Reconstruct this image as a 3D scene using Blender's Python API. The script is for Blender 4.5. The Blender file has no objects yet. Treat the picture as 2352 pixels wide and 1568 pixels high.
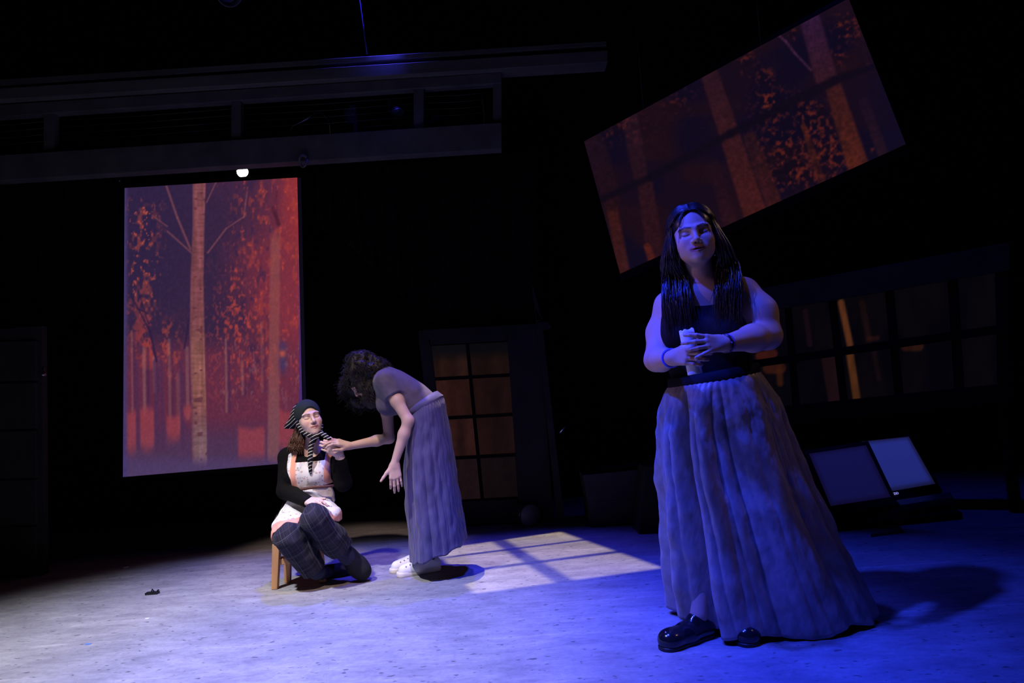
import bpy, math
import numpy as np
from mathutils import Vector, Matrix

# ------------------------------------------------------------------ camera
scene = bpy.context.scene
coll = scene.collection
FPX = 1568.0
CAM = np.array([0.0, 0.0, 1.04])
_p = math.atan(104 / FPX)
_r = math.radians(4.0)
_F = np.array([0, math.cos(_p), math.sin(_p)])
_r0 = np.array([1.0, 0, 0])
_u0 = np.array([0, -math.sin(_p), math.cos(_p)])
_R = math.cos(_r) * _r0 - math.sin(_r) * _u0
_U = math.cos(_r) * _u0 + math.sin(_r) * _r0


def ray(x, y):
    return _F + (x - 1176) / FPX * _R - (y - 784) / FPX * _U


def at(x, y, Y):
    """a point of the place seen at photograph pixel x, y and standing at distance Y"""
    d = ray(x, y)
    return CAM + d * (Y / d[1])


def fl(x, y, z=0.0):
    """the point of the level z (floor) seen at a photograph pixel"""
    d = ray(x, y)
    return CAM + d * ((z - CAM[2]) / d[2])


cam_d = bpy.data.cameras.new('camera')
cam_d.lens = 24.0
cam_d.sensor_width = 36.0
cam_d.clip_start = 0.05
cam_o = bpy.data.objects.new('camera', cam_d)
coll.objects.link(cam_o)
cam_o.matrix_world = Matrix(((_R[0], _U[0], -_F[0], CAM[0]), (_R[1], _U[1], -_F[1], CAM[1]),
                             (_R[2], _U[2], -_F[2], CAM[2]), (0, 0, 0, 1)))
scene.camera = cam_o

vs = scene.view_settings
vs.view_transform = 'Standard'
vs.look = 'None'
vs.gamma = 1.0
vs.exposure = 0.0
vs.use_curve_mapping = False

# ------------------------------------------------------------------ world: a dark black-box theatre
w = bpy.data.worlds.new('dark_theatre')
scene.world = w
w.use_nodes = True
w.node_tree.nodes['Background'].inputs[0].default_value = (0.36, 0.35, 0.38, 1)
w.node_tree.nodes['Background'].inputs[1].default_value = 0.03  # neutral ambient added to lift the dark gallery


# ------------------------------------------------------------------ stage lighting
def spot(name, loc, target, power, color, angle, blend=0.6, radius=0.06):
    d = bpy.data.lights.new(name, 'SPOT')
    d.energy = power
    d.color = color
    d.spot_size = math.radians(angle)
    d.spot_blend = blend
    d.shadow_soft_size = radius
    o = bpy.data.objects.new(name, d)
    coll.objects.link(o)
    o.location = loc
    dv = Vector(target) - Vector(loc)
    o.rotation_euler = dv.to_track_quat('-Z', 'Y').to_euler()
    return o


# saturated blue lights: one from high on the left, one almost overhead
spot('blue_front_light', (-1.7, 1.5, 4.6), (0.60, 2.72, 0.8), 1350, (0.022, 0.048, 1.0), 27, 0.9, 0.08)
spot('blue_down_light', (-0.40, 1.85, 5.1), (-0.22, 2.50, 0.0), 2100, (0.022, 0.046, 1.0), 45, 1.0, 0.08)
spot('blue_back_fill', (2.5, 4.0, 5.0), (2.2, 4.3, 0.0), 100, (0.022, 0.040, 1.0), 60, 1.0, 0.10)  # added fill for the dim floor at the right back
# lavender wash over the left half of the stage
spot('lavender_wash', (-2.5, 1.7, 5.0), (-1.62, 2.72, 0), 2750, (0.61, 0.60, 0.68), 46.5, 0.9, 0.12)
# pale special for the seated woman and the reaching arms
spot('face_special', (-0.2, 1.3, 4.3), (-1.05, 4.0, 0.7), 430, (1.0, 0.70, 0.58), 19, 0.5, 0.08)
# deep blue top light from the grid over the pair
spot('blue_top_light', (-0.9, 5.0, 4.7), (-0.8, 3.9, 0.5), 900, (0.06, 0.05, 1.0), 50, 0.9, 0.08)
# weak warm light from the right side
spot('warm_side_light', (3.4, 2.2, 3.2), (0.9, 2.7, 1.2), 26, (1.0, 0.62, 0.40), 34, 0.9, 0.10)
# lilac side light from the left catching arms and face
spot('lilac_side_light', (-3.3, 2.0, 2.4), (0.62, 2.7, 1.35), 120, (0.75, 0.42, 1.0), 12, 0.8, 0.10)

# window-pattern lantern: warm-white beam shaped by a window template on the floor
GL = np.array([-1.05, 4.15, 4.65])
gobo = spot('window_pattern_light', GL, (-0.05, 4.2, 0), 1100, (1.0, 0.80, 0.46), 60, 0.05, 0.012)
def gobo_nodes(o):
    Mi = o.matrix_basis.inverted()

    def uv(px):
        v = Mi @ Vector(fl(*px))
        return np.array([v.x / -v.z, v.y / -v.z])
    nt = o.data
    nt.use_nodes = True
    t = nt.node_tree
    N, L = t.nodes, t.links
    N.clear()
    out = N.new('ShaderNodeOutputLight')
    em = N.new('ShaderNodeEmission')
    L.new(em.outputs[0], out.inputs[0])
    tc = N.new('ShaderNodeTexCoord')
    sep = N.new('ShaderNodeSeparateXYZ')
    L.new(tc.outputs['Normal'], sep.inputs[0])

    def math_(op, a, b, c=None):
        m = N.new('ShaderNodeMath')
        m.operation = op
        for i, v in enumerate((a, b, c)):
            if v is None:
                continue
            if isinstance(v, (int, float)):
                m.inputs[i].default_value = v
            else:
                L.new(v, m.inputs[i])
        return m.outputs[0]
    nz = math_('ABSOLUTE', sep.outputs[2], 0.0)
    u = math_('DIVIDE', sep.outputs[0], nz)
    v = math_('DIVIDE', sep.outputs[1], nz)
    soft = 0.004

    def side(a, b, inside):
        a, b, c = uv(a), uv(b), uv(inside)
        n = np.array([-(b - a)[1], (b - a)[0]])
        n /= np.linalg.norm(n)
        if n @ (c - a) < 0:
            n = -n
        return n, -n @ a

    def lin(n, off):
        x = math_('MULTIPLY_ADD', u, float(n[0]), float(off))
        return math_('MULTIPLY_ADD', v, float(n[1]), x)
    cen = (1250, 1290)
    TL, TR, BR, BL = (1000, 1262), (1287, 1221), (1522, 1304), (1089, 1363)
    acc = None
    for a, b in ((TL, TR), (TR, BR), (BR, BL), (BL, TL)):
        n, off = side(a, b, cen)
        d = lin(n, off)
        m = N.new('ShaderNodeMapRange')
        m.inputs[1].default_value = -soft
        m.inputs[2].default_value = soft
        L.new(d, m.inputs[0])
        acc = m.outputs[0] if acc is None else math_('MULTIPLY', acc, m.outputs[0])
    for a, b, wd in (((1140, 1238), (1300, 1338), 0.010), ((1030, 1279), (1330, 1241), 0.0045),
                     ((1120, 1305), (1410, 1268), 0.0055)):
        n, off = side(a, b, cen)
        d = math_('ABSOLUTE', lin(n, off), 0.0)
        m = N.new('ShaderNodeMapRange')
        m.inputs[1].default_value = wd * 0.6
        m.inputs[2].default_value = wd * 1.5
        m.inputs[3].default_value = 0.12
        m.inputs[4].default_value = 1.0
        L.new(d, m.inputs[0])
        acc = math_('MULTIPLY', acc, m.outputs[0])
    L.new(acc, em.inputs[1])


gobo_nodes(gobo)


# ------------------------------------------------------------------ materials
def new_mat(name, color=(0.5, 0.5, 0.5), rough=0.6, metal=0.0, spec=0.5, emit=None, estr=0.0, sheen=0.0):
    m = bpy.data.materials.new(name)
    m.use_nodes = True
    b = m.node_tree.nodes['Principled BSDF']
    b.inputs['Base Color'].default_value = (*color, 1)
    b.inputs['Roughness'].default_value = rough
    b.inputs['Metallic'].default_value = metal
    b.inputs['Specular IOR Level'].default_value = spec
    if sheen:
        b.inputs['Sheen Weight'].default_value = sheen
    if emit is not None:
        b.inputs['Emission Color'].default_value = (*emit, 1)
        b.inputs['Emission Strength'].default_value = estr
    return m


def nodes_of(m):
    return m.node_tree.nodes, m.node_tree.links, m.node_tree.nodes['Principled BSDF']


def add_noise_color(m, c1, c2, scale=8.0, detail=5.0, stretch=(1, 1, 1), lo=0.35, hi=0.65, bump=0.0, bscale=None):
    N, L, b = nodes_of(m)
    tc = N.new('ShaderNodeTexCoord')
    mp = N.new('ShaderNodeMapping')
    mp.inputs['Scale'].default_value = stretch
    L.new(tc.outputs['Object'], mp.inputs[0])
    nz = N.new('ShaderNodeTexNoise')
    nz.inputs['Scale'].default_value = scale
    nz.inputs['Detail'].default_value = detail
    L.new(mp.outputs[0], nz.inputs[0])
    cr = N.new('ShaderNodeValToRGB')
    cr.color_ramp.elements[0].position = lo
    cr.color_ramp.elements[1].position = hi
    cr.color_ramp.elements[0].color = (*c1, 1)
    cr.color_ramp.elements[1].color = (*c2, 1)
    L.new(nz.outputs[0], cr.inputs[0])
    L.new(cr.outputs[0], b.inputs['Base Color'])
    if bump:
        n2 = N.new('ShaderNodeTexNoise')
        n2.inputs['Scale'].default_value = bscale or scale * 3
        n2.inputs['Detail'].default_value = 4
        L.new(mp.outputs[0], n2.inputs[0])
        bp = N.new('ShaderNodeBump')
        bp.inputs['Strength'].default_value = bump
        bp.inputs['Distance'].default_value = 0.01
        L.new(n2.outputs[0], bp.inputs['Height'])
        L.new(bp.outputs[0], b.inputs['Normal'])
    return m


def attr_mat(name, rough=0.6, spec=0.4, emit=0.0, sss=0.0, attr='Col', sheen=0.0, bump=0.0, bscale=60):
    """material whose colour or, with emit, glow is stored per vertex"""
    m = bpy.data.materials.new(name)
    m.use_nodes = True
    N, L, b = nodes_of(m)
    a = N.new('ShaderNodeAttribute')
    a.attribute_name = attr
    b.inputs['Roughness'].default_value = rough
    b.inputs['Specular IOR Level'].default_value = spec
    if sheen:
        b.inputs['Sheen Weight'].default_value = sheen
    if emit:
        b.inputs['Base Color'].default_value = (0.003, 0.003, 0.003, 1)
        b.inputs['Specular IOR Level'].default_value = 0.05
        L.new(a.outputs['Color'], b.inputs['Emission Color'])
        b.inputs['Emission Strength'].default_value = emit
    else:
        L.new(a.outputs['Color'], b.inputs['Base Color'])
    if sss:
        b.inputs['Subsurface Weight'].default_value = sss
        b.inputs['Subsurface Radius'].default_value = (0.012, 0.005, 0.003)
        b.inputs['Subsurface Scale'].default_value = 0.5
    if bump:
        tc = N.new('ShaderNodeTexCoord')
        n2 = N.new('ShaderNodeTexNoise')
        n2.inputs['Scale'].default_value = bscale
        L.new(tc.outputs['Object'], n2.inputs[0])
        bp = N.new('ShaderNodeBump')
        bp.inputs['Strength'].default_value = bump
        bp.inputs['Distance'].default_value = 0.006
        L.new(n2.outputs[0], bp.inputs['Height'])
        L.new(bp.outputs[0], b.inputs['Normal'])
    return m


# ------------------------------------------------------------------ object helpers
def prop(o, label=None, cat=None, group=None, kind=None):
    for k, v in (('label', label), ('category', cat), ('group', group), ('kind', kind)):
        if v:
            o[k] = v
    return o


def empty(name, loc, label, cat, group=None):
    o = bpy.data.objects.new(name, None)
    coll.objects.link(o)
    o.location = Vector(loc)
    o.empty_display_size = 0.1
    return prop(o, label, cat, group)


def link(name, me, mat, parent=None):
    o = bpy.data.objects.new(name, me)
    coll.objects.link(o)
    if mat is not None and len(me.materials) == 0:
        me.materials.append(mat)
    if parent is not None:
        o.parent = parent
        base = parent
        off = Vector((0, 0, 0))
        while base is not None:
            off += base.location
            base = base.parent
        # meshes are written in world coordinates; bring them to the parent's origin
        me.transform(Matrix.Translation(-off))
    return o


def np_mesh(name, V, Fq, smooth=True, col=None, attrs=None):
    V = np.asarray(V, dtype=np.float32)
    me = bpy.data.meshes.new(name)
    if isinstance(Fq, np.ndarray):
        n, k = Fq.shape
        me.vertices.add(len(V))
        me.vertices.foreach_set('co', V.ravel())
        me.loops.add(n * k)
        me.loops.foreach_set('vertex_index', Fq.astype(np.int32).ravel())
        me.polygons.add(n)
        me.polygons.foreach_set('loop_start', np.arange(0, n * k, k, dtype=np.int32))
        me.polygons.foreach_set('use_smooth', np.full(n, smooth))
        me.update(calc_edges=True)
    else:
        me.from_pydata([tuple(map(float, v)) for v in V], [], Fq)
        me.polygons.foreach_set('use_smooth', np.full(len(me.polygons), smooth))
        me.update()
    if col is not None:
        a = me.attributes.new('Col', 'FLOAT_COLOR', 'POINT')
        c = np.ones((len(V), 4), np.float32)
        c[:, :3] = col
        a.data.foreach_set('color', c.ravel())
    for k, v in (attrs or {}).items():
        a = me.attributes.new(k, 'FLOAT', 'POINT')
        a.data.foreach_set('value', np.asarray(v, np.float32))
    me.validate()
    return me


class MB:
    """collects simple solids into one mesh"""

    def __init__(s):
        s.v, s.f = [], []

    def add(s, V, F):
        n = len(s.v)
        s.v += [tuple(map(float, q)) for q in V]
        s.f += [tuple(i + n for i in f) for f in F]
        return s

    def hexa(s, P):
        """P: 8 points, bottom ring then top ring"""
        return s.add(P, [(3, 2, 1, 0), (4, 5, 6, 7), (0, 1, 5, 4), (1, 2, 6, 5), (2, 3, 7, 6), (3, 0, 4, 7)])

    def box(s, c, size, M=None):
        c = np.array(c, float)
        h = np.array(size, float) / 2
        P = np.array([(-1, -1, -1), (1, -1, -1), (1, 1, -1), (-1, 1, -1), (-1, -1, 1), (1, -1, 1), (1, 1, 1), (-1, 1, 1)]) * h
        if M is not None:
            P = P @ np.array(M).T
        return s.hexa(P + c)

    def slab(s, quad, thick, back):
        """a quad (4 points, counter-clockwise from the front) given thickness along back"""
        q = [np.array(p, float) for p in quad]
        b = np.array(back, float)
        b = b / np.linalg.norm(b) * thick
        return s.add(q + [p + b for p in q], [(0, 1, 2, 3), (7, 6, 5, 4), (1, 0, 4, 5), (2, 1, 5, 6), (3, 2, 6, 7), (0, 3, 7, 4)])

    def bar(s, a, b, wd, th=None, up=(0, 0, 1)):
        a, b = np.array(a, float), np.array(b, float)
        th = th or wd
        d = (b - a) / np.linalg.norm(b - a)
        sd = np.cross(d, up)
        if np.linalg.norm(sd) < 1e-4:
            sd = np.cross(d, (1, 0, 0))
        sd /= np.linalg.norm(sd)
        u2 = np.cross(sd, d)
        P = []
        for q in (a, b):
            for i, j in ((-1, -1), (1, -1), (1, 1), (-1, 1)):
                P.append(q + sd * i * wd / 2 + u2 * j * th / 2)
        return s.hexa(P)

    def tube(s, pts, rad, n=8, cap=True):
        pts = [np.array(p, float) for p in pts]
        if isinstance(rad, (int, float)):
            rad = [rad] * len(pts)
        V, F = [], []
        ref = np.array([0.31, 0.52, 0.79])
        for i, p in enumerate(pts):
            d = pts[min(i + 1, len(pts) - 1)] - pts[max(i - 1, 0)]
            d = d / (np.linalg.norm(d) + 1e-9)
            a = np.cross(d, ref)
            a /= np.linalg.norm(a)
            b = np.cross(d, a)
            for k in range(n):
                t = 2 * math.pi * k / n
                V.append(p + rad[i] * (a * math.cos(t) + b * math.sin(t)))
        for i in range(len(pts) - 1):
            for k in range(n):
                k2 = (k + 1) % n
                F.append((i * n + k, i * n + k2, (i + 1) * n + k2, (i + 1) * n + k))
        if cap:
            F.append(tuple(range(n - 1, -1, -1)))
            F.append(tuple((len(pts) - 1) * n + k for k in range(n)))
        return s.add(V, F)

    def build(s, name, mat, parent=None, smooth=False, bevel=0.0):
        me = np_mesh(name, s.v, s.f, smooth)
        o = link(name, me, mat, parent)
        if bevel:
            b = o.modifiers.new('edge', 'BEVEL')
            b.width = bevel
            b.segments = 2
            b.limit_method = 'ANGLE'
        return o


# ------------------------------------------------------------------ implicit-surface modelling (numpy)
def smin(a, b, k):
    if k <= 0:
        return np.minimum(a, b)
    h = np.maximum(k - np.abs(a - b), 0) / k
    return np.minimum(a, b) - h * h * k * 0.25


def smax(a, b, k):
    return -smin(-a, -b, k)


class SDF:
    MARGIN = 0.11

    def __init__(s):
        s.ops = []

    def copy(s):
        n = SDF()
        n.ops = list(s.ops)
        return n

    def cone(s, a, b, r1, r2, k=0.02, op='u'):
        a, b = np.array(a, np.float32), np.array(b, np.float32)
        ba = b - a
        L2 = float(ba @ ba) + 1e-12

        def f(P):
            h = np.clip((P - a) @ ba / L2, 0, 1)
            q = P - a - h[:, None] * ba
            return np.sqrt((q * q).sum(1)) - (r1 + (r2 - r1) * h)
        s.ops.append((op, f, k, (a + b) / 2, math.sqrt(L2) / 2 + max(r1, r2)))
        return s

    def chain(s, pts, rads, k=0.02, op='u'):
        for i in range(len(pts) - 1):
            s.cone(pts[i], pts[i + 1], rads[i], rads[i + 1], k, op)
        return s

    def ell(s, c, r, M=None, k=0.02, op='u'):
        c, r = np.array(c, np.float32), np.array(r, np.float32)
        M = None if M is None else np.array(M, np.float32)

        def f(P):
            q = P - c
            if M is not None:
                q = q @ M
            k0 = np.sqrt(((q / r) ** 2).sum(1)) + 1e-9
            k1 = np.sqrt(((q / (r * r)) ** 2).sum(1)) + 1e-9
            return k0 * (k0 - 1) / k1
        s.ops.append((op, f, k, c, float(r.max())))
        return s

    def box(s, c, h, M=None, rd=0.0, k=0.01, op='u'):
        c, h = np.array(c, np.float32), np.array(h, np.float32)
        M = None if M is None else np.array(M, np.float32)

        def f(P):
            q = P - c
            if M is not None:
                q = q @ M
            q = np.abs(q) - (h - rd)
            return np.sqrt((np.maximum(q, 0) ** 2).sum(1)) + np.minimum(q.max(1), 0) - rd
        s.ops.append((op, f, k, c, float(np.linalg.norm(h))))
        return s

    def fn(s, f):
        """whole-field operation d = f(P, d)"""
        s.ops.append(('f', f, 0, None, 0))
        return s

    def off(s, o):
        return s.fn(lambda P, d: d - o)

    def cut(s, f, k=0.0):
        """keep only where f(P) < 0"""
        return s.fn(lambda P, d: smax(d, f(P), k))

    def __call__(s, P):
        P = np.asarray(P, np.float32)
        d = np.full(len(P), 1.0, np.float32)
        for op, f, k, c, R in s.ops:
            if op == 'f':
                d = f(P, d).astype(np.float32)
                continue
            q = P - c
            m = np.nonzero((q * q).sum(1) < (R + s.MARGIN) ** 2)[0]
            if len(m) == 0:
                continue
            v = f(P[m])
            d[m] = smin(d[m], v, k) if op == 'u' else smax(d[m], -v, k)
        return d


def axis(lo, hi, h, fine=()):
    """grid coordinates from lo to hi at spacing h, finer inside the given (lo, hi, h) intervals"""
    xs = [lo]
    while xs[-1] < hi:
        st = h
        for a, b, fh in fine:
            if a - st <= xs[-1] <= b:
                st = min(st, fh)
        xs.append(xs[-1] + st)
    n = (-(len(xs) - 1)) % 4
    for _ in range(n):
        xs.append(xs[-1] + h)
    return np.array(xs, np.float32)


def sdf_mesh(f, xs, ys, zs, project=True):
    nb = [(len(a) - 1) // 4 for a in (xs, ys, zs)]
    cs, hs = [], []
    for a in (xs, ys, zs):
        lo, hi = a[:-1:4], a[4::4]
        cs.append((lo + hi) / 2)
        hs.append((hi - lo) / 2)
    G = np.stack(np.meshgrid(*cs, indexing='ij'), -1).reshape(-1, 3)
    H = np.stack(np.meshgrid(*hs, indexing='ij'), -1).reshape(-1, 3)
    dB = f(G).reshape(nb)
    rB = np.sqrt((H * H).sum(1)).reshape(nb)
    act = np.abs(dB) < rB * 1.5 + 0.012
    shp = (len(xs), len(ys), len(zs))
    D = np.ones(shp, np.float32)
    D[:-1, :-1, :-1] = np.where(np.repeat(np.repeat(np.repeat(dB < 0, 4, 0), 4, 1), 4, 2), -1, 1)
    nm = np.zeros(shp, bool)
    bi = np.argwhere(act) * 4
    for i in range(5):
        for j in range(5):
            for k in range(5):
                nm[bi[:, 0] + i, bi[:, 1] + j, bi[:, 2] + k] = True
    ix = np.nonzero(nm)
    D[ix] = f(np.stack([xs[ix[0]], ys[ix[1]], zs[ix[2]]], -1))
    I = D < 0
    s = np.zeros((shp[0] - 1, shp[1] - 1, shp[2] - 1), np.int8)
    for i in (0, 1):
        for j in (0, 1):
            for k in (0, 1):
                s += I[i:shp[0] - 1 + i, j:shp[1] - 1 + j, k:shp[2] - 1 + k]
    cx, cy, cz = np.nonzero((s > 0) & (s < 8))
    cid = np.full(s.shape, -1, np.int32)
    cid[cx, cy, cz] = np.arange(len(cx))
    acc = np.zeros((len(cx), 3), np.float64)
    cnt = np.zeros(len(cx))
    cor = [(i, j, k) for i in (0, 1) for j in (0, 1) for k in (0, 1)]
    val = {c: D[cx + c[0], cy + c[1], cz + c[2]] for c in cor}
    pos = {c: np.stack([xs[cx + c[0]], ys[cy + c[1]], zs[cz + c[2]]], -1) for c in cor}
    for a in cor:
        for ax in range(3):
            if a[ax]:
                continue
            b = tuple(a[i] + (i == ax) for i in range(3))
            va, vb = val[a], val[b]
            m = (va < 0) != (vb < 0)
            t = (va[m] / (va[m] - vb[m]))[:, None]
            acc[m] += pos[a][m] * (1 - t) + pos[b][m] * t
            cnt[m] += 1
    V = (acc / cnt[:, None]).astype(np.float32)
    if project:
        e = 0.0008
        d0 = f(V)
        g = np.stack([f(V + np.array(q, np.float32) * e) - d0 for q in ((1, 0, 0), (0, 1, 0), (0, 0, 1))], -1) / e
        gl = (g * g).sum(1) + 1e-6
        st = np.clip(d0 / gl, -0.0015, 0.0015)
        V = V - g * st[:, None]
    quads = []
    for ax in range(3):
        o = [i for i in range(3) if i != ax]
        sl0 = [slice(None)] * 3
        sl1 = [slice(None)] * 3
        sl0[ax] = slice(0, -1)
        sl1[ax] = slice(1, None)
        for a in o:
            sl0[a] = slice(1, -1)
            sl1[a] = slice(1, -1)
        A, B = I[tuple(sl0)], I[tuple(sl1)]
        e = np.argwhere(A != B)
        if len(e) == 0:
            continue
        flip = A[e[:, 0], e[:, 1], e[:, 2]]
        base = e.copy()
        for a in o:
            base[:, a] += 1
        ring = []
        for du, dv in ((-1, -1), (0, -1), (0, 0), (-1, 0)):
            c = base.copy()
            c[:, o[0]] += du
            c[:, o[1]] += dv
            ring.append(cid[c[:, 0], c[:, 1], c[:, 2]])
        q = np.stack(ring, 1)
        if ax == 1:
            flip = ~flip
        q = np.where(flip[:, None], q, q[:, ::-1])
        quads.append(q)
    Q = np.concatenate(quads)
    Q = Q[(Q >= 0).all(1)]
    return V, Q


def auto_mesh(f, lo, hi, h, fine=((), (), ()), project=True):
    return sdf_mesh(f, *[axis(lo[i], hi[i], h, fine[i]) for i in range(3)], project=project)


def rng(seed):
    return np.random.default_rng(seed)


def vnoise(P, scale, seed=0):
    """smooth value noise in -1..1"""
    P = np.asarray(P, np.float32) * scale
    i = np.floor(P).astype(np.int64)
    f = P - i
    f = f * f * (3 - 2 * f)
    out = 0
    for a in (0, 1):
        for b in (0, 1):
            for c in (0, 1):
                h = (i[:, 0] + a) * 374761393 + (i[:, 1] + b) * 668265263 + (i[:, 2] + c) * 2147483647 + seed * 974634777
                h = (h ^ (h >> 13)) * 1274126177
                h = ((h ^ (h >> 16)) & 0xffff) / 32767.5 - 1
                wgt = (f[:, 0] if a else 1 - f[:, 0]) * (f[:, 1] if b else 1 - f[:, 1]) * (f[:, 2] if c else 1 - f[:, 2])
                out = out + h * wgt
    return out.astype(np.float32)


def unit(v):
    v = np.asarray(v, float)
    return v / np.linalg.norm(v)


def spline(pts, n):
    """Catmull-Rom through pts"""
    P = np.array(pts, float)
    P = np.vstack([2 * P[0] - P[1], P, 2 * P[-1] - P[-2]])
    m = len(P) - 3
    out = []
    for t in np.linspace(0, m, n):
        i = min(int(t), m - 1)
        u = t - i
        a, b, c, d = P[i], P[i + 1], P[i + 2], P[i + 3]
        out.append(0.5 * ((2 * b) + (-a + c) * u + (2 * a - 5 * b + 4 * c - d) * u * u + (-a + 3 * b - 3 * c + d) * u ** 3))
    return np.array(out)


def poly_sdf(poly):
    """signed distance to a 2-D polygon"""
    A = np.array(poly, np.float32)
    B = np.roll(A, -1, 0)

    def f(u, v):
        p = np.stack([u, v], -1)
        d = np.full(len(p), 1e9, np.float32)
        ins = np.zeros(len(p), bool)
        for a, b in zip(A, B):
            e = b - a
            wv = p - a
            t = np.clip((wv @ e) / (e @ e), 0, 1)
            q = wv - t[:, None] * e
            d = np.minimum(d, (q * q).sum(1))
            c1 = (a[1] <= p[:, 1]) & (b[1] > p[:, 1])
            c2 = (b[1] <= p[:, 1]) & (a[1] > p[:, 1])
            cr = e[0] * wv[:, 1] - e[1] * wv[:, 0]
            ins ^= (c1 & (cr > 0)) | (c2 & (cr < 0))
        d = np.sqrt(d)
        return np.where(ins, -d, d)
    return f
# ------------------------------------------------------------------ the room
M_black = add_noise_color(new_mat('black_paint', rough=0.85, spec=0.15), (0.0035, 0.0035, 0.004), (0.006, 0.006, 0.006), 3, bump=0.1)
M_flat = add_noise_color(new_mat('dark_grey_flat_paint', rough=0.75, spec=0.2), (0.022, 0.021, 0.021), (0.034, 0.032, 0.032), 5, bump=0.1)
M_beam = add_noise_color(new_mat('charcoal_timber', rough=0.7, spec=0.2), (0.105, 0.098, 0.086), (0.15, 0.14, 0.12), 4, stretch=(0.3, 2, 2), bump=0.15)
M_gal = add_noise_color(new_mat('dark_grey_gallery_paint', rough=0.75, spec=0.2), (0.085, 0.08, 0.08), (0.12, 0.115, 0.11), 5, bump=0.1)
M_metal = new_mat('dull_steel', (0.35, 0.35, 0.37), 0.35, 1.0)
M_blackmetal = new_mat('black_enamel', (0.012, 0.012, 0.013), 0.45, 0.0, 0.4)

# painted concrete floor
M_floor = new_mat('worn_concrete', rough=0.55, spec=0.3)
N, L, b = nodes_of(M_floor)
tc = N.new('ShaderNodeTexCoord')


def _noise(scale, stretch, detail=6, rough=0.6, rot=0.0, dist=0.0):
    mp = N.new('ShaderNodeMapping')
    mp.inputs['Scale'].default_value = stretch
    mp.inputs['Rotation'].default_value = (0, 0, rot)
    L.new(tc.outputs['Object'], mp.inputs[0])
    n = N.new('ShaderNodeTexNoise')
    n.inputs['Scale'].default_value = scale
    n.inputs['Detail'].default_value = detail
    n.inputs['Roughness'].default_value = rough
    n.inputs['Distortion'].default_value = dist
    L.new(mp.outputs[0], n.inputs[0])
    return n.outputs[0]


def _ramp(src, p0, p1, c0, c1):
    r = N.new('ShaderNodeValToRGB')
    r.color_ramp.elements[0].position = p0
    r.color_ramp.elements[1].position = p1
    r.color_ramp.elements[0].color = (*c0, 1)
    r.color_ramp.elements[1].color = (*c1, 1)
    L.new(src, r.inputs[0])
    return r.outputs[0]


def _mix(mode, fac, a, c):
    m = N.new('ShaderNodeMix')
    m.data_type = 'RGBA'
    m.blend_type = mode
    m.inputs[0].default_value = fac
    L.new(a, m.inputs[6])
    L.new(c, m.inputs[7])
    return m.outputs[2]


base = _ramp(_noise(0.9, (1, 1, 1), 8, 0.65, 0, 0.6), 0.36, 0.66, (0.25, 0.25, 0.26), (0.36, 0.355, 0.35))
mott = _ramp(_noise(7, (0.55, 1.5, 1), 8, 0.75, 0.5), 0.33, 0.67, (0.66, 0.65, 0.68), (1.20, 1.20, 1.17))
fine = _ramp(_noise(46, (1, 1, 1), 4, 0.7), 0.3, 0.7, (0.86, 0.86, 0.86), (1.08, 1.08, 1.08))
speck = _ramp(_noise(42, (0.55, 1, 1), 2, 0.5, 0.3), 0.29, 0.36, (0.40, 0.40, 0.42), (1, 1, 1))
scr = _ramp(_noise(3.0, (0.12, 14, 1), 3, 0.55, 0.55, 0.6), 0.655, 0.69, (1, 1, 1), (1.35, 1.33, 1.3))
streak = _ramp(_noise(2.2, (0.35, 9, 1), 4, 0.6, -0.42, 0.3), 0.62, 0.72, (1, 1, 1), (1.22, 1.22, 1.2))
c = _mix('MULTIPLY', 1.0, base, mott)
c = _mix('MULTIPLY', 1.0, c, fine)
c = _mix('MULTIPLY', 1.0, c, speck)
c = _mix('MULTIPLY', 1.0, c, streak)
c = _mix('MULTIPLY', 1.0, c, scr)
L.new(c, b.inputs['Base Color'])
bp = N.new('ShaderNodeBump')
bp.inputs['Strength'].default_value = 0.25
bp.inputs['Distance'].default_value = 0.004
L.new(_noise(30, (1, 1, 1), 6, 0.7), bp.inputs['Height'])
L.new(bp.outputs[0], b.inputs['Normal'])
rr = N.new('ShaderNodeMapRange')
rr.inputs[3].default_value = 0.45
rr.inputs[4].default_value = 0.75
L.new(_noise(5, (1, 1, 1)), rr.inputs[0])
L.new(rr.outputs[0], b.inputs['Roughness'])

X0, X1, Y0, Y1, ZT = -5.2, 4.8, -2.6, 6.3, 5.3
for nm, cc, sz, mt in (('floor', ((X0 + X1) / 2, (Y0 + Y1) / 2, -0.05), (X1 - X0, Y1 - Y0, 0.1), M_floor),
                       ('ceiling', ((X0 + X1) / 2, (Y0 + Y1) / 2, ZT + 0.05), (X1 - X0, Y1 - Y0, 0.1), M_black),
                       ('wall_back', ((X0 + X1) / 2, Y1 + 0.05, ZT / 2), (X1 - X0, 0.1, ZT), M_black),
                       ('wall_left', (X0 - 0.05, (Y0 + Y1) / 2, ZT / 2), (0.1, Y1 - Y0, ZT), M_black),
                       ('wall_right', (X1 + 0.05, (Y0 + Y1) / 2, ZT / 2), (0.1, Y1 - Y0, ZT), M_black)):
    o = MB().box(cc, sz).build(nm, mt)
    prop(o, kind='structure')


# ------------------------------------------------------------------ black drapes either side of the dark opening
M_drape = add_noise_color(new_mat('black_gauze', rough=0.95, spec=0.1, sheen=0.0), (0.004, 0.004, 0.003), (0.016, 0.015, 0.013), 55, 6, bump=0.3)


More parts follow.
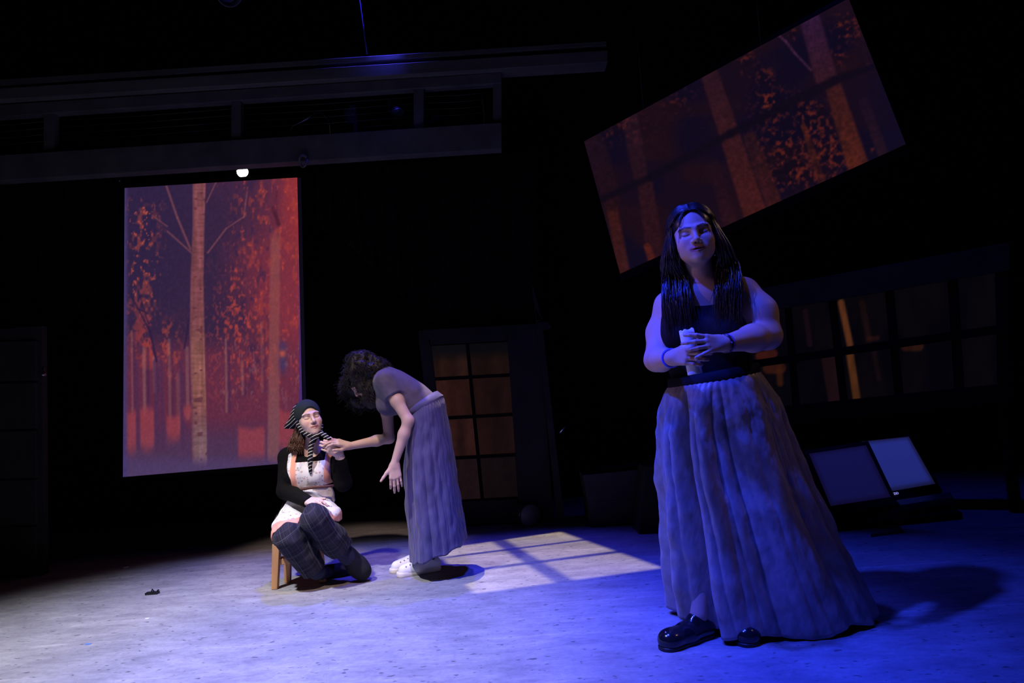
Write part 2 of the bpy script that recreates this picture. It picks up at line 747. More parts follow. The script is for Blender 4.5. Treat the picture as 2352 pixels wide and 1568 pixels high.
def drape(name, top, bottom, label, seed, nf):
    """hanging cloth between an upper and a lower pixel line, with vertical folds"""
    n, m = 120, 40
    V = []
    r_ = rng(seed)
    ph = r_.uniform(0, 6.28, 4)
    tp, bt = np.array(top, float), np.array(bottom, float)
    lt = np.linspace(0, 1, len(tp))
    lb = np.linspace(0, 1, len(bt))
    for j in range(m + 1):
        t = j / m
        for i in range(n + 1):
            s = i / n
            a = np.array([np.interp(s, lt, tp[:, q]) for q in (0, 1)])
            c_ = np.array([np.interp(s, lb, bt[:, q]) for q in (0, 1)])
            p = a + (c_ - a) * t
            yy = 5.42 + 0.035 * math.sin(nf * 6.28 * s + ph[0] + 0.6 * math.sin(3 * t + ph[1])) + 0.015 * math.sin(nf * 14.9 * s + ph[2] + t)
            V.append(at(p[0], p[1], yy))
    F = np.array([(j * (n + 1) + i, j * (n + 1) + i + 1, (j + 1) * (n + 1) + i + 1, (j + 1) * (n + 1) + i)
                  for j in range(m) for i in range(n)])
    o = link(name, np_mesh(name, V, F[:, ::-1]), M_drape)
    s_ = o.modifiers.new('cloth', 'SOLIDIFY')
    s_.thickness = 0.006
    return prop(o, label, 'drape')


drape('swagged_drape', [(700, 400), (900, 375), (1232, 340)], [(700, 505), (800, 560), (890, 650), (985, 738), (1100, 745), (1242, 742)],
      'black gauze drape with a slanting lower edge above the small glazed door', 3, 6)
drape('swagged_drape', [(-60, 425), (120, 410), (330, 400)], [(-60, 790), (60, 800), (105, 790), (200, 690), (290, 600), (330, 560)],
      'black gauze drape with a slanting lower edge above the dark panelled door', 4, 5)

# ------------------------------------------------------------------ gallery and header beam
hb = empty('header_beam', at(600, 150, 5.05), 'long charcoal double header beam running above the gallery', 'beam')


def band(px0, py0, px1, py1, t0, t1, Y, depth, name, mat, parent, bevel=0.004):
    """horizontal timber seen between pixel columns px0 and px1; t = its height in pixels at both ends"""
    q = [at(px0, py0 + t0, Y), at(px1, py1 + t1, Y), at(px1, py1, Y), at(px0, py0, Y)]
    m = MB().slab(q, depth, (0, 1, 0))
    return m.build(name, mat, parent, bevel=bevel)


band(-60, 186, 1393, 94, 15, 10, 4.98, 0.10, 'upper_board', M_beam, hb)
band(-60, 200, 1393, 104, 7, 12, 5.06, 0.05, 'recess_board', M_black, hb)
band(-60, 206, 1396, 115, 26, 27, 4.96, 0.16, 'lower_board', M_beam, hb)

ga = empty('gallery_railing', at(600, 300, 5.0), 'dark grey gallery front with posts, wire infill and deep lower fascia', 'railing')
band(-60, 244, 1152, 166, 27, 24, 5.02, 0.08, 'top_rail', M_gal, ga)
band(-60, 360, 1152, 281, 58, 60, 4.99, 0.10, 'fascia', M_gal, ga)
for x0, x1, yt in ((100, 124, 238), (531, 553, 210), (950, 973, 183), (1132, 1152, 170)):
    q = [at(x0, yt + 128, 5.03), at(x1, yt + 127, 5.03), at(x1, yt, 5.03), at(x0, yt, 5.03)]
    MB().slab(q, 0.06, (0, 1, 0)).build('post', M_gal, ga, bevel=0.003)
bays = ((-50, 100, 252), (124, 531, 240), (553, 950, 212), (973, 1132, 185))
M_wire = new_mat('grey_wire', (0.16, 0.15, 0.10), 0.5, 0.6)
for x0, x1, yt in bays:
    for i in range(6):
        dy = 28 + i * 15
        a, c_ = at(x0, yt + dy - 6, 5.06), at(x1, yt + dy - 6 - (x1 - x0) * 0.066, 5.06)
        mid = (a + c_) / 2 - np.array([0, 0, 0.008])
        MB().tube([a, mid, c_], 0.0016, 5).build('wire', M_wire, ga, smooth=True)
# deck behind the railing
dk = band(-60, 378, 1152, 299, 10, 10, 5.10, 0.24, 'gallery_deck', M_black, None, 0)
prop(dk, 'black deck boards of the gallery behind the railing', 'deck')

# things stowed on the gallery
M_glint = new_mat('polished_rod', (0.75, 0.75, 0.85), 0.2, 1.0)
o = MB().tube([at(657, 334, 5.2), at(672, 290, 5.2), at(705, 273, 5.2), at(728, 257, 5.2)], [0.006, 0.006, 0.011, 0.007], 8).tube(
    [at(728, 257, 5.2), at(742, 262, 5.2), at(756, 280, 5.2), at(761, 329, 5.2)], 0.008, 8).build('bent_stand', M_glint, None, smooth=True)
prop(o, 'bent shiny metal stand lying behind the gallery wires', 'stand')
mb = MB()
c0 = at(807, 284, 5.22)
mb.box(c0 - np.array([0, 0, 0.036]), (0.09, 0.08, 0.28)).box(c0 + np.array([0.02, 0, 0.11]), (0.045, 0.05, 0.06)).box(c0 + np.array([0.0, -0.045, 0.02]), (0.06, 0.012, 0.09))
o = mb.build('dimmer_box', M_flat, None, bevel=0.005)
prop(o, 'small grey box with a neck standing in the middle gallery bay', 'box')


def lantern(name, c, aim, label, r=0.055, ln=0.16, lens=None, lens_str=0.0, parts=True, mat=None):
    """stage lantern: body, lens hood, yoke, lens"""
    root = empty(name, c, label, 'stage lamp')
    d = unit(aim)
    c = np.array(c, float)
    mat = mat or M_blackmetal
    body = MB().tube([c - d * ln, c - d * ln * 0.9, c - d * ln * 0.3, c - d * 0.01], [r * 0.45, r * 0.8, r * 0.95, r], 20)
    body.build('body', mat, root, smooth=True)
    hood = MB()
    sd = unit(np.cross(d, (0, 0, 1)))
    up = np.cross(sd, d)
    V, F = [], []
    for k in range(24):
        t = 2 * math.pi * k / 24
        e = sd * math.cos(t) + up * math.sin(t)
        V += [c - d * 0.012 + e * r, c + d * 0.05 + e * r * 1.05, c + d * 0.05 + e * r * 0.98, c - d * 0.012 + e * r * 0.93]
    for k in range(24):
        k2 = (k + 1) % 24
        for q in range(4):
            q2 = (q + 1) % 4
            F.append((k * 4 + q, k2 * 4 + q, k2 * 4 + q2, k * 4 + q2))
    hood.add(V, F).build('hood', mat, root, smooth=True)
    yk = [c - d * ln * 0.4 + sd * r * 1.15, c - d * ln * 0.4 + sd * r * 1.15 + np.array([0, 0, r * 1.9]),
          c - d * ln * 0.4 - sd * r * 1.15 + np.array([0, 0, r * 1.9]), c - d * ln * 0.4 - sd * r * 1.15]
    y_ = MB()
    for a, b_ in zip(yk[:-1], yk[1:]):
        y_.bar(a, b_, 0.012, 0.02)
    y_.build('yoke', mat, root)
    lm = MB()
    V = [c + d * 0.008]
    for k in range(24):
        t = 2 * math.pi * k / 24
        V.append(c + (sd * math.cos(t) + up * math.sin(t)) * r * 0.92)
    lm.add(V, [(0, 1 + k, 1 + (k + 1) % 24) for k in range(24)])
    lm.build('lens', lens, root, smooth=True)
    return root


M_lens = new_mat('glass_lens', (0.2, 0.2, 0.3), 0.05, 0.0, 0.8)
M_hot = new_mat('lit_lens', (1, 1, 1), 0.3, emit=(1.0, 0.97, 0.86), estr=9.0)
lantern('stage_lantern', at(914, 262, 5.24), (0.25, -0.75, -0.6), 'black stage lamp with yoke hanging in the middle gallery bay', 0.05, 0.13, M_lens)
gl_ = bpy.data.objects['stage_lantern']
MB().tube([at(912, 318, 5.3), at(912, 240, 5.3)], 0.008, 8).build('stand', M_blackmetal, gl_, smooth=True)
V, Q = auto_mesh(SDF().ell(at(1035, 280, 5.23), (0.13, 0.07, 0.075)).ell(at(1010, 284, 5.23), (0.10, 0.07, 0.06), k=0.04).ell(at(1060, 284, 5.23), (0.10, 0.07, 0.05), k=0.04)
                 .fn(lambda P, d: d + 0.012 * vnoise(P, 16, 2)), at(1035, 280, 5.23) - 0.27, at(1035, 280, 5.23) + 0.27, 0.012)
prop(link('bundled_cloth', np_mesh('bundled_cloth', V, Q), M_drape), 'dark bundled cloth heap in the right gallery bay', 'cloth')
o = MB().tube([at(1103, 195, 5.2), at(1109, 235, 5.2), at(1112, 270, 5.2), at(1113, 298, 5.2)], [0.006, 0.012, 0.008, 0.006], 8).build('metal_rod', M_metal, None, smooth=True)
prop(o, 'slim metal rod standing upright at the right end of the gallery', 'rod')

# lit lamp over the projection screen, seen through its broken gel
lr = lantern('stage_lantern', at(558, 396, 5.335), (0.26, -0.95, -0.16), 'small stage lamp glowing white just above the tall screen', 0.046, 0.14, M_hot)
mb = MB()
cL = at(558, 397, 5.31)
for a, b_ in (((-0.045, -0.02), (0.045, 0.018)), ((-0.05, 0.012), (0.05, -0.03))):
    mb.tube([cL + np.array([a[0], -0.04, a[1] * -1]), cL + np.array([b_[0], -0.04, -b_[1]])], 0.0016, 6)
mb.build('wire_guard', M_blackmetal, lr, smooth=True)
mb = MB().slab([at(541, 409.5, 5.25), at(576, 407.5, 5.25), at(576, 406, 5.25), at(541, 408, 5.25)], 0.04, (0, 1, 0))
mb.build('barn_door', M_blackmetal, lr)
for nm, x, y, lab in (('screen_hook', 269, 404, 'small pale hook above the left corner of the tall screen'),):
    mb = MB().tube([at(x, y - 14, 5.16), at(x, y, 5.16), at(x + 1, y + 10, 5.16), at(x + 5, y + 12, 5.16), at(x + 7, y + 8, 5.16)], 0.006, 8)
    prop(mb.build(nm, M_metal, None, smooth=True), lab, 'hook')
ring_c = at(697, 370, 4.95)
pts = [ring_c + np.array([0.028 * math.cos(t), 0.012 * math.sin(2 * t), 0.042 * math.sin(t)]) for t in np.linspace(0.7, 2 * math.pi + 0.2, 22)]
prop(MB().tube(pts, 0.009, 8).build('cable_loop', new_mat('grey_cable', (0.10, 0.10, 0.11), 0.6), None, smooth=True),
     'grey loop of cable hanging below the gallery fascia', 'cable')

# cable dropping to the beam and its small blue lamp
M_cable = new_mat('blue_lit_cable', (0.06, 0.05, 0.25), 0.5)  # blue light on the cable put into its colour
o = MB().tube([at(817, -60, 5.0), at(826, 0, 4.98), at(834, 60, 4.98), at(843, 124, 4.975)], 0.0045, 6).build('hanging_cable', M_cable, None, smooth=True)
prop(o, 'thin cable dropping from above onto the header beam', 'cable')
spot('beam_spot', at(890, 60, 4.86), at(885, 148, 5.0), 5.0, (0.05, 0.05, 1.0), 85, 1.0, 0.02)
lantern('stage_lantern', at(520, -22, 4.3), (0.5, -0.4, -0.55), 'stage lamp at the top edge whose housing catches blue light', 0.085, 0.2, M_lens, mat=new_mat('blue_grey_housing', (0.10, 0.10, 0.16), 0.5))  # blue light on the housing put into its colour

# ------------------------------------------------------------------ projected pictures
def lin(c_):
    c_ = np.asarray(c_, np.float32) / 255.0
    return np.where(c_ <= 0.04045, c_ / 12.92, ((np.maximum(c_, 0) + 0.055) / 1.055) ** 2.4)


def blend(C, c_, m):
    m = np.clip(m, 0, 1)[:, None]
    return C * (1 - m) + np.array(c_, np.float32) * m


def sst(a, b_, x):
    t = np.clip((x - a) / (b_ - a), 0, 1)
    return t * t * (3 - 2 * t)


def streak_mask(x, y, p, q, w0, w1=None, soft=3.0):
    """soft-edged stroke from p to q"""
    w1 = w0 if w1 is None else w1
    p, q = np.array(p, float), np.array(q, float)
    e = q - p
    t = ((x - p[0]) * e[0] + (y - p[1]) * e[1]) / (e @ e)
    tc_ = np.clip(t, 0, 1)
    d = np.hypot(x - p[0] - tc_ * e[0], y - p[1] - tc_ * e[1])
    wd = w0 + (w1 - w0) * tc_
    return 1 - sst(wd / 2 - soft / 2, wd / 2 + soft / 2, d)


def pn(x, y, sx, sy, seed):
    return vnoise(np.stack([x * sx, y * sy, np.zeros_like(x)], -1), 1.0, seed)


def paint_tall(x, y):
    """autumn wood, in pixels of the tall screen"""
    u = (x - 285) / 405.0
    v = (y - 420) / 660.0
    n1 = pn(x, y, 0.013, 0.010, 1)
    n2 = pn(x, y, 0.05, 0.03, 2)
    n3 = pn(x, y, 0.16, 0.10, 3)
    n4 = pn(x, y, 0.32, 0.22, 4)
    C = np.zeros((len(x), 3), np.float32) + np.array((53, 35, 65), np.float32)
    C = blend(C, (46, 33, 66), sst(0.5, 0.1, u) * sst(0.62, 0.2, v) * 0.9)
    C = blend(C, (122, 46, 62), sst(0.42, 1.0, u + 0.15 * n1) * sst(1.0, 0.55, v))
    C = blend(C, (150, 48, 52), sst(0.82, 1.02, u) * sst(0.45, 0.05, v) * 0.9)
    C = blend(C, (104, 44, 66), sst(0.5, 0.62, v) * sst(1.0, 0.8, v) * 0.8)
    # foliage
    leaf = sst(0.05, 0.55, n2 * 0.7 + n3 * 0.6)
    zone = np.clip(np.exp(-((u - 0.10) / 0.09) ** 2) * sst(0.03, 0.10, v) * sst(0.52, 0.40, v), 0, 1)
    C = blend(C, (132, 58, 62), leaf * zone * 0.75)
    C = blend(C, (182, 78, 60), sst(0.45, 0.9, n3 * 0.8 + 0.7 * n4) * zone * 0.8)
    zr = sst(0.5, 0.64, u + 0.1 * n1) * sst(0.82, 0.6, v)
    C = blend(C, (170, 62, 56), sst(0.1, 0.6, n2 * 0.5 + n3 * 0.7) * zr * 0.42)
    C = blend(C, (52, 34, 70), sst(0.2, 0.7, -n2 * 0.5 + pn(x, y, 0.14, 0.07, 9) * 0.7) * zr * sst(0.95, 0.75, u) * 0.6)
    C = blend(C, (196, 78, 56), sst(0.5, 0.85, n4 * 0.6 + n3 * 0.6) * zr * 0.35)
    zl = np.exp(-((u - 0.16) / 0.14) ** 2) * sst(0.42, 0.52, v) * sst(0.72, 0.58, v)
    C = blend(C, (160, 60, 58), sst(-0.3, 0.6, n2 + 0.5 * n3 + 0.3 * n4) * zl * 0.8)
    zl2 = np.exp(-((u - 0.27) / 0.05) ** 2) * sst(0.46, 0.55, v) * sst(0.75, 0.6, v)
    C = blend(C, (160, 66, 60), sst(-0.2, 0.7, n3 + n2 * 0.4 + 0.4 * n4) * zl2 * 0.65)
    zm = np.exp(-((u - 0.62) / 0.14) ** 2) * np.exp(-((v - 0.52) / 0.2) ** 2)
    C = blend(C, (164, 60, 58), sst(0, 0.6, n3 * 0.6 + n4 * 0.6) * zm * 0.7)
    C = blend(C, (120, 78, 90), sst(0.45, 0.9, pn(x, y, 0.3, 0.06, 12) + 0.2 * n4) * sst(0.5, 0.58, u) * sst(0.5, 0.6, v) * sst(0.85, 0.7, v) * 0.6)
    # thin far trunks
    for tx, ta, tb, wd, s_ in ((303, 760, 950, 4, 0.5), (331, 800, 950, 7, 0.6), (354, 820, 900, 6, 0.6), (389, 780, 960, 6, 0.45),
                               (430, 800, 960, 8, 0.5), (519, 780, 945, 5, 0.6), (556, 830, 905, 5, 0.5), (601, 740, 900, 5, 0.3), (410, 860, 980, 10, 0.3)):
        C = blend(C, (128, 88, 92), streak_mask(x, y, (tx, ta), (tx + 2, tb), wd, soft=4) * s_)
        C = blend(C, (62, 36, 72), streak_mask(x, y, (tx + wd + 2, ta), (tx + wd + 4, tb), wd, soft=4) * s_)
    # ground
    C = blend(C, (78, 52, 84), sst(0.80, 0.93, v) * 0.8)
    for gx0, gx1, gy0, gy1 in ((290, 314, 945, 1030), (323, 355, 945, 1025), (384, 415, 955, 1005), (548, 608, 985, 1050), (640, 690, 948, 1030), (420, 446, 930, 960)):
        m = sst(gx0 - 5, gx0 + 4, x) * sst(gx1 + 5, gx1 - 4, x) * sst(gy0 - 14, gy0 + 8, y + 8 * n2) * sst(gy1 + 25, gy1 - 20, y + 10 * n2)
        C = blend(C, (146, 60, 70), m * 0.75)
    for tx, wd in ((318, 8), (362, 12), (375, 8), (420, 8)):
        C = blend(C, (74, 42, 76), streak_mask(x, y, (tx - 4, 830), (tx, 1030), wd, soft=5) * 0.7)
    # dark saplings and branches
    for p, q, wd in (((297, 670), (345, 760), 4), ((345, 760), (360, 830), 5), ((300, 700), (340, 720), 3), ((322, 680), (342, 745), 3), ((440, 700), (424, 800), 4)):
        C = blend(C, (44, 28, 62), streak_mask(x, y, p, q, wd, soft=3) * 0.8)
    for p, q, wd in (((383, 428), (408, 500), 5), ((408, 500), (438, 572), 5), ((386, 532), (440, 580), 4), ((385, 520), (350, 495), 3),
                     ((478, 580), (520, 525), 4), ((520, 525), (565, 495), 3), ((496, 420), (475, 465), 3), ((568, 440), (560, 500), 3)):
        C = blend(C, (118, 66, 78), streak_mask(x, y, p, q, wd, soft=3) * 0.75)
    # main trunk
    xa = np.interp(y, [420, 520, 640, 760, 860, 960, 1060], [443, 443, 438, 436, 438, 441, 442])
    xb = np.interp(y, [420, 520, 640, 760, 860, 960, 1060], [473, 470, 468, 470, 472, 475, 476])
    m = sst(xa - 2, xa + 2, x) * sst(xb + 2, xb - 2, x) * sst(1082, 1058, y)
    tr = np.zeros_like(C) + np.array((122, 68, 76), np.float32)
    tr = blend(tr, (136, 84, 80), sst(0.45, 0.6, v) * sst(0.9, 0.7, v))
    tr = blend(tr, (118, 86, 94), sst(0.76, 0.9, v))
    tr = tr * (1 + 0.12 * pn(x, y, 0.2, 0.02, 21) + 0.10 * pn(x, y, 0.05, 0.25, 22))[:, None]
    tr = blend(tr, (84, 42, 58), sst(0.55, 0.8, pn(x, y, 0.08, 0.14, 23)) * 0.7)
    tr = blend(tr, (98, 56, 74), sst(xa + 8, xa, x) * 0.7)
    C = C * (1 - m[:, None]) + tr * m[:, None]
    # right trunk
    m = streak_mask(x, y, (633, 515), (628, 1050), 22, 26, 7) * 0.75
    C = blend(C, (134, 70, 72), m * sst(0.14, 0.22, v))
    C = blend(C, (112, 72, 84), m * sst(0.55, 0.9, v))
    C = blend(C, (70, 28, 48), streak_mask(x, y, (628, 478), (640, 515), 9, soft=6) * 0.8)
    C = blend(C, (90, 34, 52), streak_mask(x, y, (637, 440), (627, 485), 4, soft=4) * 0.7)
    C = blend(C, (62, 52, 94), np.exp(-((x - 650) / 9) ** 2) * sst(770, 800, y) * sst(870, 840, y) * 0.8)
    C = blend(C, (190, 84, 64), np.exp(-((x - 649) / 7) ** 2 - ((y - 812) / 8) ** 2) * 0.9)
    # purple-blue rim
    C = blend(C, (76, 58, 98), sst(0.93, 0.99, v) * 0.9)
    C = blend(C, (66, 54, 104), sst(0.035, 0.0, u))
    C = blend(C, (60, 46, 120), sst(0.988, 1.0, u) * 0.8)
    C = C * (1 + 0.05 * n4)[:, None]
    return lin(C)


def paint_tilted(x, y):
    """darker wood, in pixels of the tilted screen"""
    cx = (x - 1320) * 2.3756
    cy = y * 2.3756
    n1 = pn(x, y, 0.012, 0.012, 31)
    n3 = pn(cx, cy, 0.045, 0.05, 33)
    n4 = pn(cx, cy, 0.09, 0.10, 34)
    C = np.zeros((len(x), 3), np.float32) + np.array((30, 16, 27), np.float32)
    C = blend(C, (21, 14, 32), sst(-0.1, 0.5, n1))
    C = blend(C, (44, 20, 22), sst(-0.1, 0.6, pn(x, y, 0.01, 0.02, 36)) * 0.7)
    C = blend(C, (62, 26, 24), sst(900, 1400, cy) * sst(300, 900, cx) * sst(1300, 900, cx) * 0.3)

    def trunk(p, q, wa, wb, ca, cb, a=1.0, soft=22):
        nonlocal C
        m = streak_mask(cx, cy, p, q, wa, wb, soft) * a
        e = np.array(q, float) - np.array(p, float)
        t = np.clip(((cx - p[0]) * e[0] + (cy - p[1]) * e[1]) / (e @ e), 0, 1)[:, None]
        col = np.array(ca, np.float32) * (1 - t) + np.array(cb, np.float32) * t
        col = col * (1 + 0.10 * n3 + 0.07 * n4)[:, None]
        C = C * (1 - m[:, None]) + col * m[:, None]
    trunk((735, 400), (990, 1180), 95, 130, (60, 30, 32), (98, 40, 26))
    trunk((960, 760), (1090, 1120), 80, 90, (58, 28, 26), (92, 38, 26), 0.85)
    trunk((760, 900), (850, 1230), 60, 80, (44, 22, 26), (70, 30, 28), 0.6, 30)
    trunk((1270, 60), (1370, 420), 110, 120, (66, 36, 60), (72, 34, 36))
    trunk((1410, 470), (1550, 920), 90, 120, (78, 36, 26), (122, 52, 24))
    trunk((1250, 690), (1350, 1000), 30, 46, (96, 42, 22), (92, 40, 26), 0.95, 12)
    trunk((1580, 560), (1690, 860), 55, 60, (40, 22, 34), (84, 40, 28), 0.9)
    trunk((1330, 20), (1360, 120), 14, 20, (34, 18, 30), (30, 18, 30), 0.8, 10)
    trunk((300, 640), (360, 960), 90, 80, (58, 30, 34), (54, 26, 28), 0.9)
    trunk((385, 1010), (450, 1440), 85, 95, (62, 28, 26), (66, 28, 26), 0.9)
    trunk((200, 1110), (270, 1500), 60, 70, (86, 36, 20), (92, 40, 26), 0.9)
    trunk((110, 790), (200, 1100), 120, 100, (48, 24, 28), (44, 20, 22), 0.8, 40)
    trunk((395, 1345), (420, 1410), 36, 40, (120, 48, 22), (110, 44, 26), 0.9, 14)
    # bare branch
    for p, q, wd in (((1090, 175), (1150, 225), 14), ((1150, 225), (1200, 290), 14), ((1200, 290), (1290, 385), 12)):
        trunk(p, q, wd, wd, (92, 52, 66), (78, 42, 56), 0.9, 8)
    # leaves
    for lx, ly, rx, ry, s_ in ((1070, 560, 90, 70, 1.0), (1150, 760, 130, 160, 0.75), (1380, 830, 100, 170, 0.85), (1160, 930, 110, 90, 0.9),
                               (1490, 150, 70, 70, 1.0), (1240, 580, 60, 40, 0.9), (1040, 420, 60, 40, 0.7), (930, 330, 60, 60, 0.5),
                               (1300, 660, 80, 60, 0.9), (560, 520, 80, 90, 0.35), (1190, 180, 20, 30, 1.0), (1610, 370, 30, 25, 0.8),
                               (1630, 810, 26, 18, 1.0), (1440, 300, 40, 60, 0.5), (1210, 960, 100, 60, 0.8), (220, 700, 160, 70, 0.4)):
        z = np.exp(-((cx - lx) / rx) ** 2 - ((cy - ly) / ry) ** 2)
        C = blend(C, (16, 10, 20), z * s_ * 0.6 * sst(0.0, -0.5, n3))
        C = blend(C, (104, 40, 26), z * s_ * sst(0.0, 0.6, n3 + 0.6 * n4))
        C = blend(C, (146, 54, 28), z * s_ * sst(0.55, 0.95, n3 + 0.7 * n4))
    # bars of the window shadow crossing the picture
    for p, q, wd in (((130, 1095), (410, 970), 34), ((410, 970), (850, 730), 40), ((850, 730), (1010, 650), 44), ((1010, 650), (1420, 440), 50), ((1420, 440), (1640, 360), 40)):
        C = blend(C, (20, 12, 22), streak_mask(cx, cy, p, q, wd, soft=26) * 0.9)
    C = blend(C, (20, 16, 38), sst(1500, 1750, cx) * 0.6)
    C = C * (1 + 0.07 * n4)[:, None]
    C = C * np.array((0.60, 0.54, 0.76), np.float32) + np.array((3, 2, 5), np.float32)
    return lin(C)


def quad_pts(corners3, n, m):
    """grid over TL, TR, BR, BL"""
    TL, TR, BR, BL = [np.array(c_, float) for c_ in corners3]
    s, t = np.meshgrid(np.linspace(0, 1, n + 1), np.linspace(0, 1, m + 1))
    s, t = s.ravel()[:, None], t.ravel()[:, None]
    P = (TL * (1 - s) + TR * s) * (1 - t) + (BL * (1 - s) + BR * s) * t
    i, j = np.meshgrid(np.arange(n), np.arange(m))
    a = (j * (n + 1) + i).ravel()
    F = np.stack([a + n + 1, a + n + 2, a + 1, a], -1)
    return P, F


def proj(P):
    d = P - CAM
    k = d @ _F
    return 1176 + FPX * (d @ _R) / k, 784 - FPX * (d @ _U) / k


M_tall = attr_mat('projected_wood', rough=0.9, emit=1.0)
M_tilt = attr_mat('projected_dark_wood', rough=0.9, emit=1.0)
M_rim = new_mat('screen_border_cloth', (0.02, 0.018, 0.06), 0.9)


def screen(name, corners3, paint, mat, n, m, label, thick, bot, side):
    TL, TR, BR, BL = [np.array(c_, float) for c_ in corners3]
    root = empty(name, (BL + BR) / 2, label, 'screen')
    P, F = quad_pts((TL, TR, BR, BL), n, m)
    nrm = unit(np.cross(TR - TL, BL - TL))
    if nrm[1] > 0:
        nrm = -nrm
    x, y = proj(P)
    me = np_mesh('picture', P + nrm * 0.004, F, False, col=paint(x, y))
    link('picture', me, mat, root)
    MB().slab([BL, BR, TR, TL], thick, -nrm).build('backing', M_rim, root)
    ux, uy = unit(TR - TL), unit(BL - TL)
    MB().slab([BL - ux * side + uy * bot, BR + ux * side + uy * bot, BR + ux * side + nrm * 0.02, BL - ux * side + nrm * 0.02], 0.03, -nrm).build('bottom_bar', M_black, root, bevel=0.003)
    MB().slab([TL - ux * side, TR + ux * side, TR + ux * side - uy * 0.035, TL - ux * side - uy * 0.035], 0.035, -nrm).build('top_batten', M_black, root, bevel=0.003)
    return root


tall = [at(287, 432, 5.2), at(683, 408, 5.2), at(697.5, 1060, 5.2), at(283, 1095, 5.2)]
sc1 = screen('projection_screen', tall, paint_tall, M_tall, 210, 340, 'tall hanging screen with an orange autumn wood projected on it', 0.012, 0.03, 0.0)
e0, e1 = at(683, 408, 5.2), at(697.5, 1060, 5.2)
MB().slab([e1 + np.array([0.002, 0, 0]), e1 + np.array([0.028, 0, 0]), e0 + np.array([0.028, 0, 0]), e0 + np.array([0.002, 0, 0])], 0.01, (0, 1, 0)).build('side_edge', new_mat('screen_side_cloth', (0.06, 0.06, 0.08), 0.9), sc1)

# the tilted screen: the parallelogram whose corners are seen at these pixels
pxs = [(1342, 325), (1949, -3), (2081, 333), (1425, 630)]
rs = [ray(*p) for p in pxs]
A_ = np.stack([-rs[1], rs[2], -rs[3]], 1)
dsol = np.linalg.solve(A_, -rs[0])
ds = np.array([1.0, *dsol])
ds *= 4.95 / (ds[0] * rs[0][1])
tilt = [CAM + rs[i] * ds[i] for i in range(4)]
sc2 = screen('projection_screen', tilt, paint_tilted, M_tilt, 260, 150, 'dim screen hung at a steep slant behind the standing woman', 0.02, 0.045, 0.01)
for i, (a, b_) in enumerate(((tilt[0] * 0.75 + tilt[1] * 0.25, 'suspension_line'), (tilt[0] * 0.3 + tilt[1] * 0.7, 'suspension_line'))):
    MB().tube([a, np.array([a[0], a[1], ZT])], 0.003, 6).build(b_, M_blackmetal, sc2, smooth=True)
for q in (0.03, 0.97):
    a = np.array(tall[0]) * (1 - q) + np.array(tall[1]) * q
    MB().tube([a + np.array([0, 0.02, 0.03]), np.array([a[0], a[1] + 0.02, 2.86])], 0.003, 6).build('suspension_line', M_blackmetal, sc1, smooth=True)

# ------------------------------------------------------------------ small glazed set door
dr = empty('set_door', at(1110, 1203, 5.3), 'small dark grey set door with eight panes given a dim orange projected glow', 'door')
YD = 5.3


def flat_piece(px, mat, parent, name, Y, thick=0.04, bevel=0.003):
    q = [at(*p, Y) for p in px]
    return MB().slab(q, thick, (0, 1, 0)).build(name, mat, parent, bevel=bevel)


# px order: BL, BR, TR, TL
flat_piece([(1010, 1208), (1040, 1207), (988, 778), (962, 780)], M_flat, dr, 'stile', YD)
flat_piece([(1195, 1200), (1272, 1196), (1240, 762), (1164, 767)], M_flat, dr, 'stile', YD)
flat_piece([(962, 780), (1240, 762), (1239, 742), (961, 758)], M_flat, dr, 'top_rail', YD - 0.01)
flat_piece([(1039, 1207), (1196, 1200), (1188, 1146), (1032, 1153)], M_flat, dr, 'bottom_rail', YD)
flat_piece([(985, 792), (1168, 781), (1167, 762), (983, 775)], M_flat, dr, 'upper_rail', YD)


def dxl(t):
    return 985 + 46 * t


def dxr(t):
    return 1166 + 24 * t


rows = [786, 866, 957, 1050, 1150]
M_pane = attr_mat('pane_spill_glow', rough=0.5, emit=1.0)  # projector spill on the panes put in as a weak glow
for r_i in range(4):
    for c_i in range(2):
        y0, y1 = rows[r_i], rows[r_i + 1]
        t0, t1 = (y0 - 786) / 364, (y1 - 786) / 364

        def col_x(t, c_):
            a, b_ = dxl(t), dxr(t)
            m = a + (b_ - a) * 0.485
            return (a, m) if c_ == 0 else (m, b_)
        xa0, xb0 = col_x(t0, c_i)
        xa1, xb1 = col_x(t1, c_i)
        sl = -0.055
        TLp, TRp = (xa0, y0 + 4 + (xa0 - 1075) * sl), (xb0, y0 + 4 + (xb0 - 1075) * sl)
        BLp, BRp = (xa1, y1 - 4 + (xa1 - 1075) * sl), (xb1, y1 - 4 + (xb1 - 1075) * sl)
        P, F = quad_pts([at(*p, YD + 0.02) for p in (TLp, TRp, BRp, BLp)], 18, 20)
        px_, py_ = proj(P)
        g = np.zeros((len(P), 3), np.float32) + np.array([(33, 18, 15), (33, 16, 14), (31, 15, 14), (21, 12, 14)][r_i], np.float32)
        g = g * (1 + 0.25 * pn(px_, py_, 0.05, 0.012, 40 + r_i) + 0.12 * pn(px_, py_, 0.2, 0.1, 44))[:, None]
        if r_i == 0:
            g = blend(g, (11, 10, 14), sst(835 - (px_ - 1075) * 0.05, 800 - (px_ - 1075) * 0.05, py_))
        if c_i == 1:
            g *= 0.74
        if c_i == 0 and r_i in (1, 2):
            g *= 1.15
        link('pane', np_mesh('pane', P, F, False, col=lin(g)), M_pane, dr)
